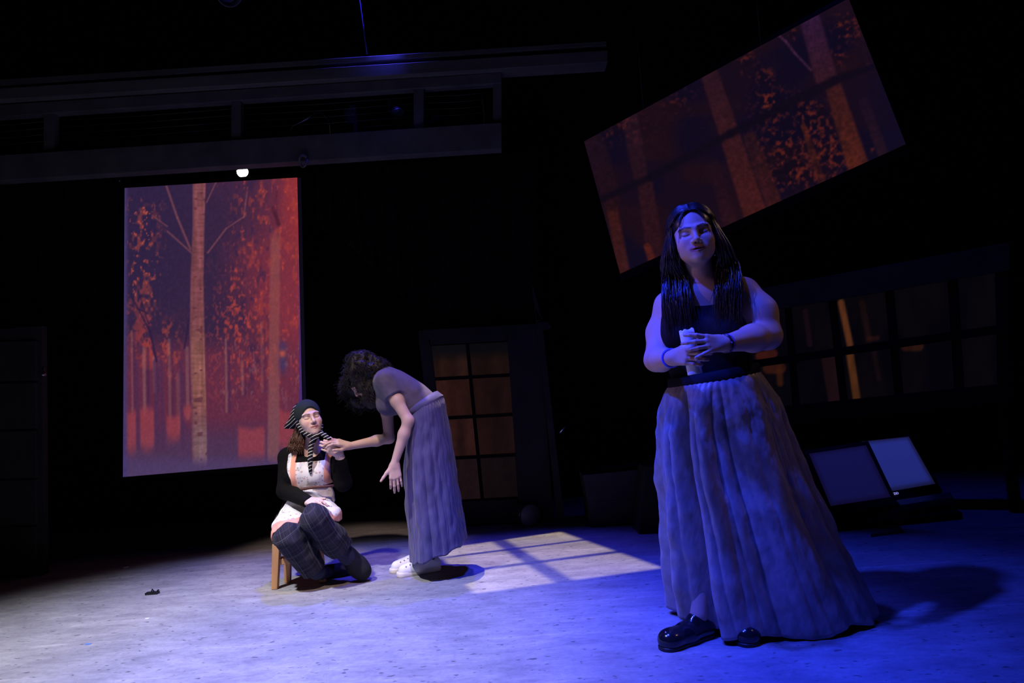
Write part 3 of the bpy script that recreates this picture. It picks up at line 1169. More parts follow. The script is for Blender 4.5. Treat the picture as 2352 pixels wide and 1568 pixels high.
for r_i in (1, 2, 3):
    t = (rows[r_i] - 786) / 364
    a, b_ = dxl(t), dxr(t)
    sl = -0.055
    flat_piece([(a, rows[r_i] + 4 + (a - 1075) * sl), (b_, rows[r_i] + 4 + (b_ - 1075) * sl), (b_, rows[r_i] - 4 + (b_ - 1075) * sl), (a, rows[r_i] - 4 + (a - 1075) * sl)], M_black, dr, 'muntin', YD + 0.005, 0.02, 0.0)
m0, m1 = dxl(0) + (dxr(0) - dxl(0)) * 0.485, dxl(1) + (dxr(1) - dxl(1)) * 0.485
flat_piece([(m1 - 4, 1150), (m1 + 4, 1150), (m0 + 4, 786), (m0 - 4, 786)], M_black, dr, 'muntin', YD + 0.004, 0.02, 0.0)
prop(dr, None, None)

# leaning post beside it, with a short bracket
po = empty('leaning_post', at(1288, 1196, 5.18), 'slightly leaning dark post with a bracket right of the glazed door', 'post')
flat_piece([(1280, 1198), (1297, 1196), (1245, 735), (1228, 700)], M_flat, po, 'shaft', 5.2, 0.05)
flat_piece([(1232, 735), (1246, 735), (1226, 660), (1221, 655)], M_flat, po, 'pointed_top', 5.2, 0.05)
flat_piece([(1240, 758), (1258, 755), (1250, 738), (1238, 740)], M_flat, po, 'bracket', 5.14, 0.06)
flat_piece([(1258, 755), (1268, 751), (1260, 741), (1250, 738)], M_flat, po, 'bracket_tip', 5.14, 0.06)
o = MB().tube([at(1284, 998, 5.2), at(1290, 988, 5.18), at(1305, 972, 5.18)], [0.012, 0.008, 0.004], 8).build('door_latch', M_glint, po, smooth=True)

# ------------------------------------------------------------------ dark panelled door at the far left
ld = empty('panelled_door', at(40, 1325, 4.66), 'dark panelled door flat standing at the left edge', 'door')
flat_piece([(-70, 1332), (101, 1321), (97, 748), (-70, 760)], M_flat, ld, 'frame', 4.68, 0.05)
for i, (ya, yb) in enumerate(((782, 872), (878, 983), (988, 1096), (1101, 1204), (1209, 1300))):
    flat_piece([(-70, yb + 4), (84, yb), (82, ya), (-70, ya + 4)], M_flat, ld, 'panel', 4.655, 0.03, 0.006)
V, Q = auto_mesh(SDF().ell(at(100.5, 860, 4.63), (0.012, 0.02, 0.012)).cone(at(100.5, 860, 4.63), at(100.5, 845, 4.66), 0.006, 0.006), at(100.5, 855, 4.64) - 0.06, at(100.5, 855, 4.64) + 0.06, 0.004)
link('handle', np_mesh('handle', V, Q), M_metal, ld)

# ------------------------------------------------------------------ wide window flat on the right
wf = empty('window_flat', at(2000, 1000, 4.9), 'wide dark window flat on the right whose panes carry dim orange projected strips', 'window')


def wy(px):
    return np.interp(px, [1640, 2330], [5.25, 4.45])


def wpt(px, py, dz=0.0):
    return at(px, py, wy(px) + dz)


def wslab(px, mat, name, dz, th, bevel=0.003):
    return MB().slab([wpt(*p, dz) for p in px], th, (0.15, 1, 0)).build(name, mat, wf, bevel=bevel)


wslab([(1640, 735), (2320, 620), (2318, 556), (1640, 682)], M_flat, 'head_rail', 0.0, 0.06)
wslab([(1640, 985), (2320, 925), (2320, 880), (1640, 950)], M_black, 'sill_rail', 0.0, 0.06)
for xa, xb in (((1678, 1690), (1690, 1702)), ((1803, 1818), (1822, 1838)), ((1904, 1921), (1932, 1948)), ((2035, 2053), (2058, 2076)), ((2180, 2200), (2196, 2216)), ((2290, 2312), (2296, 2320))):
    yt0 = 735 - (xa[0] - 1640) * 0.169
    wslab([(xb[0], 955 - (xb[0] - 1640) * 0.1), (xb[1], 955 - (xb[1] - 1640) * 0.1), (xa[1], yt0), (xa[0], yt0)], M_black, 'mullion', 0.0, 0.05)
wslab([(1640, 857), (2320, 763), (2320, 742), (1640, 840)], M_black, 'transom', -0.005, 0.05)
M_wp = attr_mat('window_spill_glow', rough=0.4, emit=1.0)  # projected picture on these panes painted in as their own glow
cols_ = [(1690, 1803, 1702, 1822), (1818, 1904, 1838, 1932), (1921, 2035, 1948, 2058), (2053, 2180, 2076, 2196), (2200, 2290, 2216, 2296)]


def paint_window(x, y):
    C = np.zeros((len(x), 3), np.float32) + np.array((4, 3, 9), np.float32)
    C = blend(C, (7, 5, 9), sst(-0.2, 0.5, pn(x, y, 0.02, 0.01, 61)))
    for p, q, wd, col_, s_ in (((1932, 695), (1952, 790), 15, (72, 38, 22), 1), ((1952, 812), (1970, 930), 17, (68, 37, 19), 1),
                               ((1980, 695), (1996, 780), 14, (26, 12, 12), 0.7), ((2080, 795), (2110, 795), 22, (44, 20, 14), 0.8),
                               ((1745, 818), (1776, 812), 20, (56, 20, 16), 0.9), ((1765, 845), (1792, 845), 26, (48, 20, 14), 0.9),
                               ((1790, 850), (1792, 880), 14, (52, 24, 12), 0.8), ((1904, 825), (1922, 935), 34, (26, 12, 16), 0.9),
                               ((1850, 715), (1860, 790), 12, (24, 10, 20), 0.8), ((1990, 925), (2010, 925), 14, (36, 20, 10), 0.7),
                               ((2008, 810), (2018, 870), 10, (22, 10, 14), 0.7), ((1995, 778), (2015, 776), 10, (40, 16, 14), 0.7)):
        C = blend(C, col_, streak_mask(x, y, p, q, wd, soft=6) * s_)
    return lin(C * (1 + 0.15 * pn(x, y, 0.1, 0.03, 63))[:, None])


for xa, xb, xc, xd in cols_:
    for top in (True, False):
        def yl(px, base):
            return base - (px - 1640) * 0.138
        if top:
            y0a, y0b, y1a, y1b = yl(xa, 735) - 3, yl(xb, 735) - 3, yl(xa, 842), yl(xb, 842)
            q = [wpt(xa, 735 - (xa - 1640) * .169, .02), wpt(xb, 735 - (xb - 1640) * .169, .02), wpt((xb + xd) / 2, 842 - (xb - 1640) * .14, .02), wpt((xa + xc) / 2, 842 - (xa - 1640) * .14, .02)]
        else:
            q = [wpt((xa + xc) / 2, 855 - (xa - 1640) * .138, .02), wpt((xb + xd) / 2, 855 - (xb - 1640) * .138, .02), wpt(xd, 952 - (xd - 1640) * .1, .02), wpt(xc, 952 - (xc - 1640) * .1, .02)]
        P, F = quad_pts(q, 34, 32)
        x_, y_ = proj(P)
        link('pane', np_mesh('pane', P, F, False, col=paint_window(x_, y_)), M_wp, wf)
# legs that carry the flat
for px in (1700, 2300):
    a = wpt(px, 955 - (px - 1640) * 0.1, 0.03)
    MB().box((a[0], a[1], a[2] / 2), (0.05, 0.05, a[2])).build('leg', M_black, wf)

# ------------------------------------------------------------------ old flat televisions on a low platform
pf = MB()
q0, q1 = fl(1920, 1222), fl(2105, 1200)
zp = 0.045
q1 = q1 + np.array([0.30, 0, 0])
q2, q3 = q1 + np.array([0.15, 0.62, 0]), q0 + np.array([0.02, 0.80, 0])
pf.hexa([q0, q1, q2, q3] + [p + np.array([0, 0, zp]) for p in (q0, q1, q2, q3)])
prop(pf.build('low_platform', M_black, None, bevel=0.006), 'low black platform under the two televisions', 'platform')


def tv(name, px, Yb, Yt, label, glow, logo=None, bez=(0.028, 0.03, 0.055)):
    """px: outer BL, BR, TR, TL"""
    BL, BR = at(*px[0], Yb[0]), at(*px[1], Yb[1])
    TR, TL = at(*px[2], Yt[1]), at(*px[3], Yt[0])
    root = empty(name, (BL + BR) / 2, label, 'television')
    nrm = unit(np.cross(BR - BL, TL - BL))
    if nrm[1] > 0:
        nrm = -nrm
    ux, uz = unit(BR - BL), unit(((TL - BL) + (TR - BR)) / 2)

    def inset(a, b_, c_, d):
        W, Hh = np.linalg.norm(BR - BL), np.linalg.norm(TL - BL)

        def pt(s, t):
            return (BL * (1 - s) + BR * s) * (1 - t) + (TL * (1 - s) + TR * s) * t
        return [pt(a / W, c_ / Hh), pt(1 - b_ / W, c_ / Hh), pt(1 - b_ / W, 1 - d / Hh), pt(a / W, 1 - d / Hh)]
    MB().slab([BL, BR, TR, TL], 0.05, -nrm).build('casing', M_blackmetal, root, bevel=0.004)
    sc_ = inset(bez[0], bez[0], bez[2], bez[1])
    fr = MB()
    o_ = [p + nrm * 0.008 for p in (BL, BR, TR, TL)]
    i_ = [p + nrm * 0.008 for p in sc_]
    for k in range(4):
        k2 = (k + 1) % 4
        fr.slab([o_[k], o_[k2], i_[k2], i_[k]], 0.012, -nrm)
    fr.build('bezel', M_blackmetal, root)
    P, F = quad_pts([sc_[3], sc_[2], sc_[1], sc_[0]], 24, 20)
    s, t = np.meshgrid(np.linspace(0, 1, 25), np.linspace(0, 1, 21))
    s, t = s.ravel(), t.ravel()
    edge = sst(0, 0.10, s) * sst(1, 0.90, s) * sst(0, 0.08, t) * sst(1, 0.88, t)
    C = np.array(glow[0], np.float32)[None] * (1 - edge[:, None]) + np.array(glow[1], np.float32)[None] * edge[:, None]
    C = C * (1 + 0.10 * (0.5 - t))[:, None]
    link('screen', np_mesh('screen', P + nrm * 0.006, F, False, col=lin(C)), M_tvglow, root)
    st_ = MB().box(((BL + BR) / 2 + np.array([0, 0.09, (0.125 - (BL + BR)[2] / 2) / 2 - 0.0])), (0.3, 0.16, 0.02))
    return root, BL, BR, ux, uz, nrm


M_tvglow = attr_mat('television_glow', rough=0.25, emit=1.0)
t1 = tv('television', [(1905, 1182), (2062, 1158), (1993, 1014), (1845, 1036)], (4.40, 4.48), (4.74, 4.80),
        'nearer black television with a dark blue screen beside the skirt', ((14, 10, 48), (17, 17, 70)))
t2 = tv('television', [(2035, 1154), (2164, 1130), (2089, 998), (1970, 1010)], (4.74, 4.82), (5.05, 5.12),
        'farther black television with the brighter blue screen', ((22, 22, 60), (32, 40, 118)), bez=(0.02, 0.02, 0.07))
bar = MB().slab([fl(2068, 1160, .12), fl(2190, 1141, .12), fl(2180, 1129, .12), fl(2058, 1148, .12)], 0.04, (0, 0, -1))
prop(bar.build('sound_bar', new_mat('dark_blue_plastic', (0.03, 0.035, 0.07), 0.4), None, bevel=0.004), 'flat dark bar lying in front of the farther television', 'speaker')
bd = MB().slab([fl(2000, 1226, .02), fl(2075, 1216, .02), fl(2066, 1207, .02), fl(2008, 1213, .02)], 0.019, (0, 0, -1))
prop(bd.build('scrap_board', new_mat('brown_board', (0.05, 0.045, 0.035), 0.8), None), 'small brown board lying on the floor before the platform', 'board')
# maker's name lit on the farther television, its first letters behind the nearer set
_, BL2, BR2, ux2, uz2, n2 = t2
fc = bpy.data.curves.new('brand_lettering', 'FONT')
fc.body = 'VIZIO'
fc.size = 0.023
fc.extrude = 0.001
fo = bpy.data.objects.new('brand_lettering', fc)
fc.materials.append(new_mat('lit_lettering', (0.4, 0.4, 0.8), 0.4, emit=(0.3, 0.3, 0.9), estr=0.9))
coll.objects.link(fo)
p0 = at(2051, 1134, 4.75)
k_ = ((p0 - BL2) @ n2)
p0 = p0 - n2 * (k_ - 0.012)
nn = n2
uzz = np.cross(nn, ux2)
Mx = Matrix(((ux2[0], uzz[0], nn[0], p0[0]), (ux2[1], uzz[1], nn[1], p0[1]), (ux2[2], uzz[2], nn[2], p0[2]), (0, 0, 0, 1)))
bpy.context.view_layer.update()
tm = bpy.data.meshes.new_from_object(fo)
bpy.data.objects.remove(fo)
tm.transform(Mx)
link('brand_lettering', tm, None, t2[0])

# ------------------------------------------------------------------ cartons and pail
M_card = add_noise_color(new_mat('grey_cardboard', rough=0.85, spec=0.1), (0.045, 0.042, 0.045), (0.06, 0.056, 0.058), 6)
M_cardd = add_noise_color(new_mat('brown_cardboard', rough=0.85, spec=0.1), (0.026, 0.024, 0.017), (0.034, 0.031, 0.024), 6)


def carton(name, px, Y, depth, mat, label, lean=(0.0, 1, 0)):
    q = [at(*p, Y) for p in px]
    zmin = min(q[0][2], q[1][2])
    root = empty(name, (q[0] + q[1]) / 2, label, 'box', None)
    MB().slab(q, depth, lean).build('body', mat, root, bevel=0.004)
    b_ = unit(lean)
    top = [q[3], q[2]]
    MB().slab([q[3] + np.array([0, -0.004, -0.035]), q[2] + np.array([0, -0.004, -0.035]), q[2] + np.array([0, -0.004, 0]), q[3] + np.array([0, -0.004, 0])], 0.006, (0, 1, 0)).build('lid_edge', mat, root)
    return root


b1 = [fl(1356, 1213), fl(1460, 1212)]
carton('cardboard_box', [(1356, 1213), (1462, 1213), (1468, 1146), (1351, 1151)], 4.96, 0.36, M_card, 'lower grey carton of the stack by the dark brown box')
carton('cardboard_box', [(1350, 1151), (1471, 1145.5), (1479, 1077), (1339, 1091)], 4.95, 0.36, M_card, 'upper grey carton resting on another by the right wall')
carton('cardboard_box', [(1466, 1224), (1572, 1228), (1575, 1065), (1482, 1072)], 4.64, 0.26, M_cardd, 'tall dark brown carton partly hidden by the large skirt')
pc = at(1219, 1183, 5.12)
pr = 25 * 5.12 / FPX
pc[2] = pr + 0.001
ax = unit((-0.55, 0.95, 0.0))
pail = empty('white_pail', (pc[0], pc[1], 0), 'grey white plastic pail lying on its side before the glazed door', 'bucket')
M_pail = new_mat('milky_plastic', (0.11, 0.10, 0.12), 0.5)
MB().tube([pc, pc + ax * 0.004, pc + ax * 0.02, pc + ax * 0.021, pc + ax * 0.16], [pr * 0.99, pr, pr, pr * 0.95, pr * 0.84], 32).build('body', M_pail, pail, smooth=True)
sd = unit(np.cross(ax, (0, 0, 1)))
MB().tube([pc + ax * 0.03 + (sd * math.cos(t) * pr * 1.02 + np.array([0, 0, 1]) * math.sin(t) * pr * 0.7) for t in np.linspace(0, math.pi, 14)], 0.003, 6).build('bail_handle', M_metal, pail, smooth=True)

# small things dropped on the floor
p = fl(350, 1364)
clip = MB().box(p + np.array([0, 0, 0.006]), (0.07, 0.03, 0.012)).tube([p + np.array([-0.005, 0, 0.012]), p + np.array([0.0, 0, 0.028]), p + np.array([0.012, 0, 0.012])], 0.004, 6).tube(
    [p + np.array([0.028, 0, 0.012]), p + np.array([0.036, 0, 0.022])], 0.005, 6)
prop(clip.build('cable_clip', M_blackmetal, None), 'small black clip lying on the floor left of the chair', 'clip')
p = fl(202, 1479)
prop(MB().slab([p + np.array(q) for q in ((-0.012, -0.006, 0.0015), (0.010, -0.010, 0.0015), (0.014, 0.006, 0.0015), (-0.008, 0.01, 0.0015))], 0.0014, (0, 0, -1)).build('tape_scrap', new_mat('blue_tape', (0.08, 0.22, 0.7), 0.6), None), 'tiny scrap of blue tape on the front left floor', 'tape')
p = fl(338, 1420)
prop(MB().slab([p + np.array(q) for q in ((-0.011, -0.005, 0.0015), (0.011, -0.006, 0.0015), (0.012, 0.006, 0.0015), (-0.010, 0.006, 0.0015))], 0.0014, (0, 0, -1)).build('paper_scrap', new_mat('white_scrap', (0.8, 0.8, 0.8), 0.6), None), 'tiny white paper scrap on the floor left of the chair', 'paper')
p = fl(290, 1304)
prop(MB().box(p + np.array([0, 0, 0.006]), (0.03, 0.02, 0.012), [[0.9, -0.43, 0], [0.43, 0.9, 0], [0, 0, 1]]).box(p + np.array([-0.03, -0.02, 0.004]), (0.012, 0.01, 0.008)).build('foil_bit', M_glint, None), 'crumpled shiny foil bit on the dark floor below the tall screen', 'foil')
# ------------------------------------------------------------------ figures: shared pieces
def rot_zyx(yaw, pitch=0.0, roll=0.0):
    """columns: the head's own left, back and up axes; yaw turns the face from -y towards +x, pitch lifts it, roll leans the crown to +x"""
    y, p_, r_ = (math.radians(a) for a in (yaw, pitch, roll))
    Rz = np.array([[math.cos(y), -math.sin(y), 0], [math.sin(y), math.cos(y), 0], [0, 0, 1]])
    Rx = np.array([[1, 0, 0], [0, math.cos(p_), math.sin(p_)], [0, -math.sin(p_), math.cos(p_)]])
    Ry = np.array([[math.cos(r_), 0, math.sin(r_)], [0, 1, 0], [-math.sin(r_), 0, math.cos(r_)]])
    return Rz @ Rx @ Ry


LIP_U = [(-0.0235, -0.080, -0.0645), (-0.009, -0.0915, -0.0600), (0, -0.0925, -0.0612), (0.009, -0.0915, -0.0600), (0.0235, -0.080, -0.0645)]
LIP_L = [(-0.0205, -0.081, -0.0670), (0, -0.0905, -0.0712), (0.0205, -0.081, -0.0670)]


def add_head(S, c, M, s=1.0, open_mouth=0.0, wide=1.0, ears=True):
    c = np.array(c, float)

    def T(p_):
        q = np.array(p_, float) * s
        q[0] *= wide
        return c + M @ q

    def E(p_, r_, k=0.02, op='u'):
        S.ell(T(p_), np.array(r_) * s * np.array([wide, 1, 1]), M, k * s, op)
    E((0, 0.022, 0.035), (0.074, 0.093, 0.083))
    E((0, -0.015, -0.020), (0.063, 0.070, 0.085), 0.03)
    E((0, -0.035, -0.070), (0.050, 0.050, 0.042), 0.03)
    E((0, -0.072, -0.097), (0.021, 0.017, 0.016), 0.028)
    for g in (-1, 1):
        E((g * 0.036, -0.055, -0.030), (0.026, 0.025, 0.027), 0.025)
        S.cone(T((g * 0.010, -0.083, 0.017)), T((g * 0.045, -0.068, 0.021)), 0.010 * s, 0.009 * s, 0.014 * s)
        E((g * 0.031, -0.098, -0.001), (0.020, 0.020, 0.0130), 0.014, 's')
        E((g * 0.031, -0.0675, -0.002), (0.0150, 0.0130, 0.0120), 0.006)
    S.cone(T((0, -0.082, 0.012)), T((0, -0.103, -0.027)), 0.0075 * s, 0.0095 * s, 0.012 * s)
    E((0, -0.1055, -0.0325), (0.0105, 0.0105, 0.0092), 0.008)
    for g in (-1, 1):
        E((g * 0.0122, -0.094, -0.0365), (0.0072, 0.010, 0.0075), 0.006)
        E((g * 0.0062, -0.1005, -0.0430), (0.0036, 0.005, 0.003), 0.002, 's')
    E((0, -0.076, -0.064), (0.029, 0.014, 0.021), 0.015)
    S.chain([T(p_) for p_ in LIP_U], [q * s for q in (0.0028, 0.0046, 0.0042, 0.0046, 0.0028)], 0.004 * s)
    S.chain([T(p_) for p_ in LIP_L], [q * s for q in (0.0028, 0.0056, 0.0028)], 0.004 * s)
    if open_mouth:
        E((0, -0.094, -0.0655), (0.0165, 0.011, 0.0016 + open_mouth), 0.002, 's')
    else:
        S.chain([T((-0.022, -0.0845, -0.0656)), T((0, -0.0965, -0.0662)), T((0.022, -0.0845, -0.0656))], [0.0012 * s, 0.0022 * s, 0.0012 * s], 0.0015 * s, 's')
    if ears:
        for g in (-1, 1):
            E((g * 0.073, 0.014, -0.008), (0.009, 0.018, 0.030), 0.008)
            E((g * 0.083, 0.008, -0.004), (0.006, 0.009, 0.017), 0.003, 's')
    return T


def seg_dist2(x, z, pts):
    d = np.full(len(x), 1.0, np.float32)
    for a, b_ in zip(pts[:-1], pts[1:]):
        ax, az, bx, bz = a[0], a[-1], b_[0], b_[-1]
        ex, ez = bx - ax, bz - az
        t = np.clip(((x - ax) * ex + (z - az) * ez) / (ex * ex + ez * ez), 0, 1)
        d = np.minimum(d, np.hypot(x - ax - t * ex, z - az - t * ez))
    return d


def face_color(V, C, c, M, s, skin, lip, brow, blush=(0.0,), wide=1.0):
    q = ((V - np.array(c)) @ M) / s
    x, y, z = q[:, 0] / wide, q[:, 1], q[:, 2]
    front = (y < -0.045) & (np.abs(x) < 0.08) & (np.abs(z) < 0.13)

    def put(col_, m):
        nonlocal C
        m = (np.clip(m, 0, 1) * front)[:, None]
        C = C * (1 - m) + np.array(col_, np.float32) * m
    du = seg_dist2(x, z, LIP_U)
    dl = seg_dist2(x, z, LIP_L)
    if len(blush) == 4:
        for g in (-1, 1):
            put(blush[:3], blush[3] * np.exp(-((x - g * 0.040) / 0.018) ** 2 - ((z + 0.035) / 0.018) ** 2))
    put(lip, sst(0.0075, 0.005, du))
    put(lip, sst(0.0082, 0.0058, dl))
    put(np.array(lip) * 0.3, sst(0.0022, 0.0010, seg_dist2(x, z, [(-0.0225, -0.0652), (0, -0.0660), (0.0225, -0.0652)])))
    for g in (-1, 1):
        put(brow, 0.85 * sst(0.0048, 0.0028, seg_dist2(x, z, [(g * 0.013, 0.0185), (g * 0.032, 0.0245), (g * 0.050, 0.0175)])))
        put(np.array(brow) * 0.8, 0.9 * sst(0.0021, 0.0010, seg_dist2(x, z, [(g * 0.0165, -0.003), (g * 0.024, -0.0075), (g * 0.036, -0.0080), (g * 0.046, -0.0030)])))
        put(np.array(skin) * 0.75, 0.6 * sst(0.0020, 0.0008, seg_dist2(x, z, [(g * 0.018, 0.0055), (g * 0.031, 0.010), (g * 0.045, 0.0055)])))
        put(np.array(skin) * 0.12, sst(0.0034, 0.0022, np.hypot(x - g * 0.0062, z + 0.0425)))
    return C


def add_hand(S, wrist, d, n, th, curls, splay=(0.10, 0.02, -0.06, -0.14), sc=1.0, thumb=(0.55, 0.75, -0.25), tcurl=25, rw=0.023):
    """wrist point, finger direction d, back-of-hand normal n, thumb-side direction th; curls: per finger three angles"""
    wrist = np.array(wrist, float)
    d = unit(d)
    n = np.array(n, float)
    n = unit(n - d * (n @ d))
    sd = np.cross(n, d)
    if sd @ np.array(th, float) < 0:
        sd = -sd
    lat = (0.027, 0.009, -0.010, -0.027)
    fwd = (0.084, 0.088, 0.083, 0.073)
    lens = ((0.042, 0.025, 0.020), (0.046, 0.029, 0.021), (0.042, 0.027, 0.020), (0.033, 0.020, 0.017))
    rad = ((0.0092, 0.0082, 0.0076, 0.0062), (0.0095, 0.0085, 0.0077, 0.0063), (0.0090, 0.0080, 0.0073, 0.006), (0.0080, 0.007, 0.0063, 0.0054))
    tips = []
    S.cone(wrist, wrist + d * 0.02 * sc, rw * sc, rw * sc * 0.98, 0.012)
    for i in range(4):
        k0 = wrist + (d * fwd[i] + sd * lat[i]) * sc
        S.cone(wrist + (d * 0.012 + sd * lat[i] * 0.62) * sc, k0, 0.0150 * sc, 0.0112 * sc, 0.012)
    for i in range(4):
        k0 = wrist + (d * fwd[i] + sd * lat[i]) * sc
        dd = unit(d + sd * splay[i])
        a = 0.0
        p_ = k0
        for j in range(3):
            a += math.radians(curls[i][j])
            q = p_ + (dd * math.cos(a) - n * math.sin(a)) * lens[i][j] * sc
            S.cone(p_, q, rad[i][j] * sc, rad[i][j + 1] * sc, 0.0035)
            p_ = q
        tips.append(p_)
    t0 = wrist + (d * 0.022 + sd * 0.020 - n * 0.004) * sc
    td = unit(sd * thumb[0] + d * thumb[1] + n * thumb[2])
    t1 = t0 + td * 0.044 * sc
    a = math.radians(tcurl)
    ax_ = unit(np.cross(td, np.cross(d, td) + 1e-6))
    td2 = unit(td * math.cos(a) + unit(d - td * (d @ td)) * math.sin(a))
    t2_ = t1 + td2 * 0.032 * sc
    t3 = t2_ + td2 * 0.024 * sc
    S.cone(t0, t1, 0.0155 * sc, 0.0112 * sc, 0.012)
    S.cone(t1, t2_, 0.0105 * sc, 0.0090 * sc, 0.004)
    S.cone(t2_, t3, 0.0090 * sc, 0.0068 * sc, 0.003)
    return tips


def strands(paths, radii, sides=5):
    """tapered tubes along equally long point lists, joined into one hair mesh"""
    P = np.array(paths, float)
    Rr = np.array(radii, float)
    if Rr.ndim == 1:
        Rr = np.repeat(Rr[:, None], P.shape[1], 1)
    m, n, _ = P.shape
    d = np.gradient(P, axis=1)
    d /= np.linalg.norm(d, axis=2, keepdims=True) + 1e-9
    ref = np.array([0.37, 0.61, 0.70])
    a = np.cross(d, ref)
    a /= np.linalg.norm(a, axis=2, keepdims=True) + 1e-9
    b_ = np.cross(d, a)
    t = np.arange(sides) * 2 * math.pi / sides
    V = P[:, :, None, :] + Rr[:, :, None, None] * (a[:, :, None, :] * np.cos(t)[None, None, :, None] + b_[:, :, None, :] * np.sin(t)[None, None, :, None])
    V = V.reshape(-1, 3)
    i, j, k = np.meshgrid(np.arange(m), np.arange(n - 1), np.arange(sides), indexing='ij')
    k2 = (k + 1) % sides

    def idx(j_, k_):
        return (i * n + j_) * sides + k_
    F = np.stack([idx(j, k), idx(j, k2), idx(j + 1, k2), idx(j + 1, k)], -1).reshape(-1, 4)
    return V, F


def ring_surface(name, C, closed=True):
    """C: array rows x cols x 3"""
    m, n, _ = C.shape
    V = C.reshape(-1, 3)
    i, j = np.meshgrid(np.arange(m - 1), np.arange(n if closed else n - 1), indexing='ij')
    j2 = (j + 1) % n
    F = np.stack([i * n + j, (i + 1) * n + j, (i + 1) * n + j2, i * n + j2], -1).reshape(-1, 4)
    return V, F


def add_shoe(S, heel, toe, h=0.07, wd=0.042, k=0.02):
    heel, toe = np.array(heel, float), np.array(toe, float)
    d = unit(toe - heel)
    up = np.array([0, 0, 1.0])
    S.cone(heel + up * 0.038, heel + d * 0.10 + up * 0.036, wd * 0.82, wd * 0.9, k)
    S.cone(heel + d * 0.10 + up * 0.034, toe - d * 0.035 + up * 0.030, wd * 0.95, wd * 0.86, k)
    S.cone(heel + up * 0.05, heel + d * 0.05 + up * h, wd * 0.8, wd * 0.75, k)
    return d


def bbox_axes(lo, hi, h, fine):
    return [axis(lo[i], hi[i], h, fine[i]) for i in range(3)]


def skin_mat(name):
    return attr_mat(name, rough=0.52, spec=0.35, sss=0.12, bump=0.04, bscale=220)


def bump_at(th, c_, w_):
    return np.exp(-((np.angle(np.exp(1j * (th - c_)))) / w_) ** 2)


def folds(th, t, seeds, amps, freqs, warp=0.5, sharp=1.6):
    f_ = 0
    for a, n, ph in zip(amps, freqs, seeds):
        w_ = np.sin(n * th + ph + warp * np.sin(2.1 * th + ph * 1.7 + 1.3 * t) + 0.5 * np.sin(2.2 * t + ph))
        w_ = 2 * np.sqrt(np.clip(0.5 - 0.5 * w_, 0, 1)) ** 0.85 - 1        # round ridges, sharp creases
        f_ = f_ + a * w_
    return f_


def smooth1(a, n=6):
    for _ in range(n):
        a[1:-1] = 0.5 * a[1:-1] + 0.25 * (a[2:] + a[:-2])
    return a


def make_skirt(rows_, nt_, nth, hem_fn, amp, seeds, amps, freqs, calm_fn, sq, seed, crumple=0.004):
    """rows_: left px, right px, distance, depth radius from waist to hem; returns rings and the plain waist ring"""
    tt = np.linspace(0, 1, nt_)
    kt = np.linspace(0, 1, len(rows_))

    def res(K_):
        return smooth1(np.stack([np.interp(tt, kt, K_[:, q]) for q in range(3)], -1))
    Ls = res(np.array([at(q[0], q[1], q[4]) for q in rows_]))
    Rs = res(np.array([at(q[2], q[3], q[4]) for q in rows_]))
    rys = smooth1(np.interp(tt, kt, np.array([q[5] for q in rows_])))
    th = np.linspace(0, 2 * math.pi, nth, endpoint=False)
    ct, st = np.cos(th), np.sin(th)
    out = []
    for i, t in enumerate(tt):
        c_ = (Ls[i] + Rs[i]) / 2
        axv = (Rs[i] - Ls[i]) / 2
        e = 1 - (1 - sq) * min(1.0, t * 3)
        cc = np.sign(ct) * np.abs(ct) ** e
        ss = np.sign(st) * np.abs(st) ** e
        gather = 0.003 * np.exp(-t * 9) * sst(0, 0.10, np.array(t)) * np.sin(46 * th + 3 * np.sin(3 * th))
        am = amp[0] * sst(0.04, 0.25, np.array(t)) + amp[1] * sst(0.05, 0.6, np.array(t))
        fo_ = folds(th, t, seeds, [a * am for a in amps], freqs) * (calm_fn(th, t) if calm_fn else 1)
        rad_ = 0.5 * (np.linalg.norm(axv) + rys[i])
        wr = (0.006 * vnoise(np.stack([th * 3, np.full_like(th, t * 9), th * 0], -1), 1.6, seed)
              + crumple * vnoise(np.stack([th * 9 + 2 * t, np.full_like(th, t * 13), th * 0], -1), 1.7, seed + 1)
              + crumple * 0.5 * vnoise(np.stack([th * 16 - 3 * t, np.full_like(th, t * 26), th * 0], -1), 1.7, seed + 2)) * sst(0.1, 0.3, np.array(t))
        rr_ = 1 + (gather + fo_ - 0.9 * am + wr) / rad_
        out.append(c_ + (cc * rr_)[:, None] * axv + (ss * rr_)[:, None] * np.array([0, -1, 0]) * rys[i])
        if i == 0:
            K0 = c_ + ct[:, None] * axv + st[:, None] * np.array([0, -1, 0]) * rys[i]
    K_ = np.array(out)
    if hem_fn is not None:
        dz = hem_fn(th) - K_[-1, :, 2]
        for i in range(nt_):
            K_[i, :, 2] += dz * sst(0.45, 1.0, np.array(tt[i]))
    return K_, K0
# ------------------------------------------------------------------ the standing woman in the foreground
M_skin = skin_mat('skin')
SKA = np.array((0.56, 0.36, 0.27), np.float32)
pA = empty('person', (0.80, 2.82, 0.0), 'woman with long dark hair in black top and full taupe skirt holding white roll', 'person')

fA = unit((-0.30, -0.95, 0))
lA = np.array([-fA[1], fA[0], 0])          # her left
lA = -lA if lA[0] < 0 else lA
upv = np.array([0, 0, 1.0])
nbA = at(1614, 652, 2.76)                   # base of the neck
wsA = at(1638, 868, 2.80)                   # waist
hdA = at(1592, 541, 2.66)                   # between the eyes, inside the head
MhA = rot_zyx(-11, -2, -6)
shR, shL = at(1536, 702, 2.85), at(1706, 674, 2.70)
elR, elL = at(1507, 826, 2.78), at(1762, 770, 2.64)
wrR, wrL = at(1543, 822, 2.545), at(1664, 789, 2.475)
chA = wsA + (nbA - wsA) * 0.58


